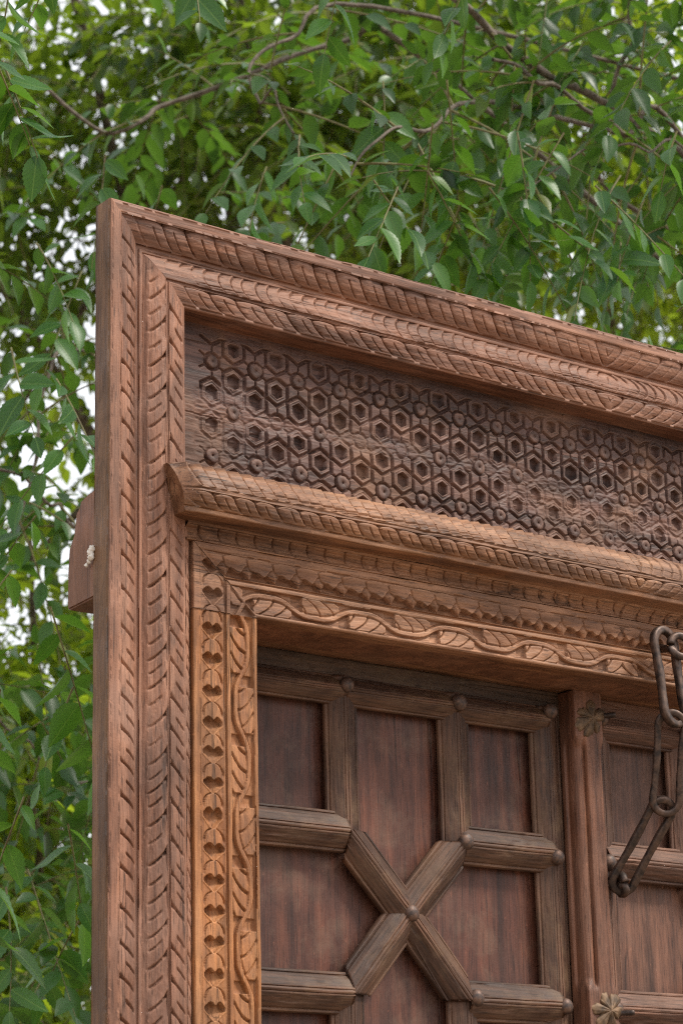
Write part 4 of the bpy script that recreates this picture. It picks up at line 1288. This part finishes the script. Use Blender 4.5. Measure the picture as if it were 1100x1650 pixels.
# trees farther back: each a trunk, limbs and a crown of leafy shoots
def far_tree(name, base, label, h, blobs, nshoot, size, seed, mat, dense_fn=None):
    t = thing(name, (base[0], base[1], 0), label, 'tree', GT)
    lr = np.random.default_rng(seed)
    top = np.array([base[0], base[1], h * 0.42])
    V, Q = tube(spline([(base[0], base[1], 0), (base[0] + .1, base[1], h * .14), (base[0] - .1, base[1] + .1, h * .28), tuple(top)], 24), np.linspace(0.22, 0.05, 24), 10)
    link('trunk', mesh_from('trunk', V, Q), M['bark'], t)
    st = Leaves(); tw = []
    for k, (c, r) in enumerate(blobs):
        c = np.array(c, float)
        z0 = h * 0.40
        a = np.array([base[0], base[1], z0])
        P = spline([a, (a + c) / 2 + lr.normal(size=3) * .15, c, c + (c - a) * 0.25], 18)
        V, Q = tube(P, np.linspace(0.045, 0.008, 18), 7)
        link('limb', mesh_from('limb', V, Q), M['bark'], t)
    vol = np.array([np.prod(r) for _, r in blobs]); vol = vol / vol.sum()
    done = 0; tries = 0
    while done < nshoot and tries < nshoot * 40:
        tries += 1
        k = lr.choice(len(blobs), p=vol); c, r = blobs[k]
        u = unit(lr.normal(size=3)) * lr.random() ** 0.45
        p0 = np.array(c) + u * np.array(r)
        a_, b_, d_ = project(p0)
        if d_ < 6.5 or p0[1] < 0.6 or not in_view(a_, b_): continue
        if behind_frame(a_, b_ - 40) and lr.random() > (0.45 if a_ < 700 else 0.15): continue
        if dense_fn is not None and lr.random() > dense_fn(a_, b_, p0): continue
        dw = unit(lr.normal(size=3) * np.array([1, 1, .5]) + np.array([0, 0, -0.3]))
        path, lf = shoot(p0, dw, 0.42 * lr.uniform(.7, 1.3), 13, size, droop=0.8, lr=lr, jitter=0.4)
        st.add(*lf); tw.append(tube(path[::2], np.linspace(0.004, 0.0015, len(path[::2])), 3)); done += 1
    V, T = leaf_batch(st.arrays(), LEAF_F)
    link('crown', mesh_from('crown', V, None, T), mat, t, kind='stuff')
    V, Q = join(tw)
    link('twigs', mesh_from('twigs', V, Q), M['twig'], t, kind='stuff')
    return t


clump = lambda s: (lambda a, b, p: 0.05 + 0.95 * (clumpy(p * 0.8, 50 + 3 * s) > 0.49))
far_tree('elm_tree', (5.6, 6.5), 'tall spreading tree whose blurred crown fills the sky above the left post', 7.5,
         [((2.77, 4.64, 6.54), (1.6, 1.6, 1.1)), ((3.38, 4.28, 6.28), (1.5, 1.5, 1.0)), ((3.18, 4.64, 7.43), (2.0, 1.8, 1.2)), ((1.98, 4.76, 6.09), (1.3, 1.3, 1.2)), ((4.08, 4.16, 6.91), (1.5, 1.5, 1.1))],
         1300, .095, 21, M['leaf_back'], clump(1))
far_tree('elm_tree', (8.2, 5.6), 'tall tree with bright yellow green backlit crown behind the right end of the frame', 8.0,
         [((5.55, 4.60, 6.28), (1.6, 1.6, 1.2)), ((6.07, 4.02, 6.75), (1.6, 1.6, 1.3)), ((5.46, 5.05, 6.99), (1.5, 1.5, 1.0)), ((6.11, 4.85, 7.91), (2.0, 1.8, 1.1)), ((4.93, 5.02, 6.41), (1.3, 1.3, .8))],
         950, .095, 22, M['leaf_far'], clump(2))
far_tree('mulberry_tree', (4.2, 7.2), 'low bushy tree filling the lower left beside the frame post', 4.2,
         [((2.78, 5.04, 3.81), (1.1, 1.1, .75)), ((2.69, 4.88, 3.03), (1.2, 1.2, .9)), ((2.40, 5.42, 3.58), (1.2, 1.2, 1.0)), ((3.51, 5.54, 2.78), (1.3, 1.3, .8)), ((2.76, 4.94, 2.40), (1.2, 1.2, .6))],
         1000, .100, 23, M['leaf_far'])
far_tree('elm_tree', (2.2, 9.5), 'slender tree with open crown letting white sky through beside the post', 6.0,
         [((3.00, 5.58, 5.37), (.9, .9, .5)), ((3.23, 5.62, 4.81), (.8, .8, .5)), ((2.68, 5.88, 5.22), (1.1, 1.1, .9))],
         130, .095, 24, M['leaf_far'])

# a mud-brick house far behind the low tree
house = thing('brick_house', (7.5, 19.0, 0), 'orange mud brick house with flat roof far behind the low bushy tree', 'house')
link('wall', box_mesh('wall', 3.5, 10.5, 18.0, 23.0, 0, 4.3, 0.02), M['brickwall'], house)
link('roof', box_mesh('roof', 3.3, 10.7, 17.8, 23.2, 4.303, 4.5, 0.02), M['brickwall'], house)
for wx in (5.0, 7.6):
    wf = link('window', box_mesh('window', wx, wx + 0.9, 17.95, 17.998, 2.2, 3.4, 0.01), M['side'], house)
    pn_ = link('pane', box_mesh('pane', wx + 0.08, wx + 0.82, 17.94, 17.949, 2.28, 3.32, 0), M['dark']); pn_.parent = wf; 
    pn_.matrix_parent_inverse = Matrix.Identity(4)
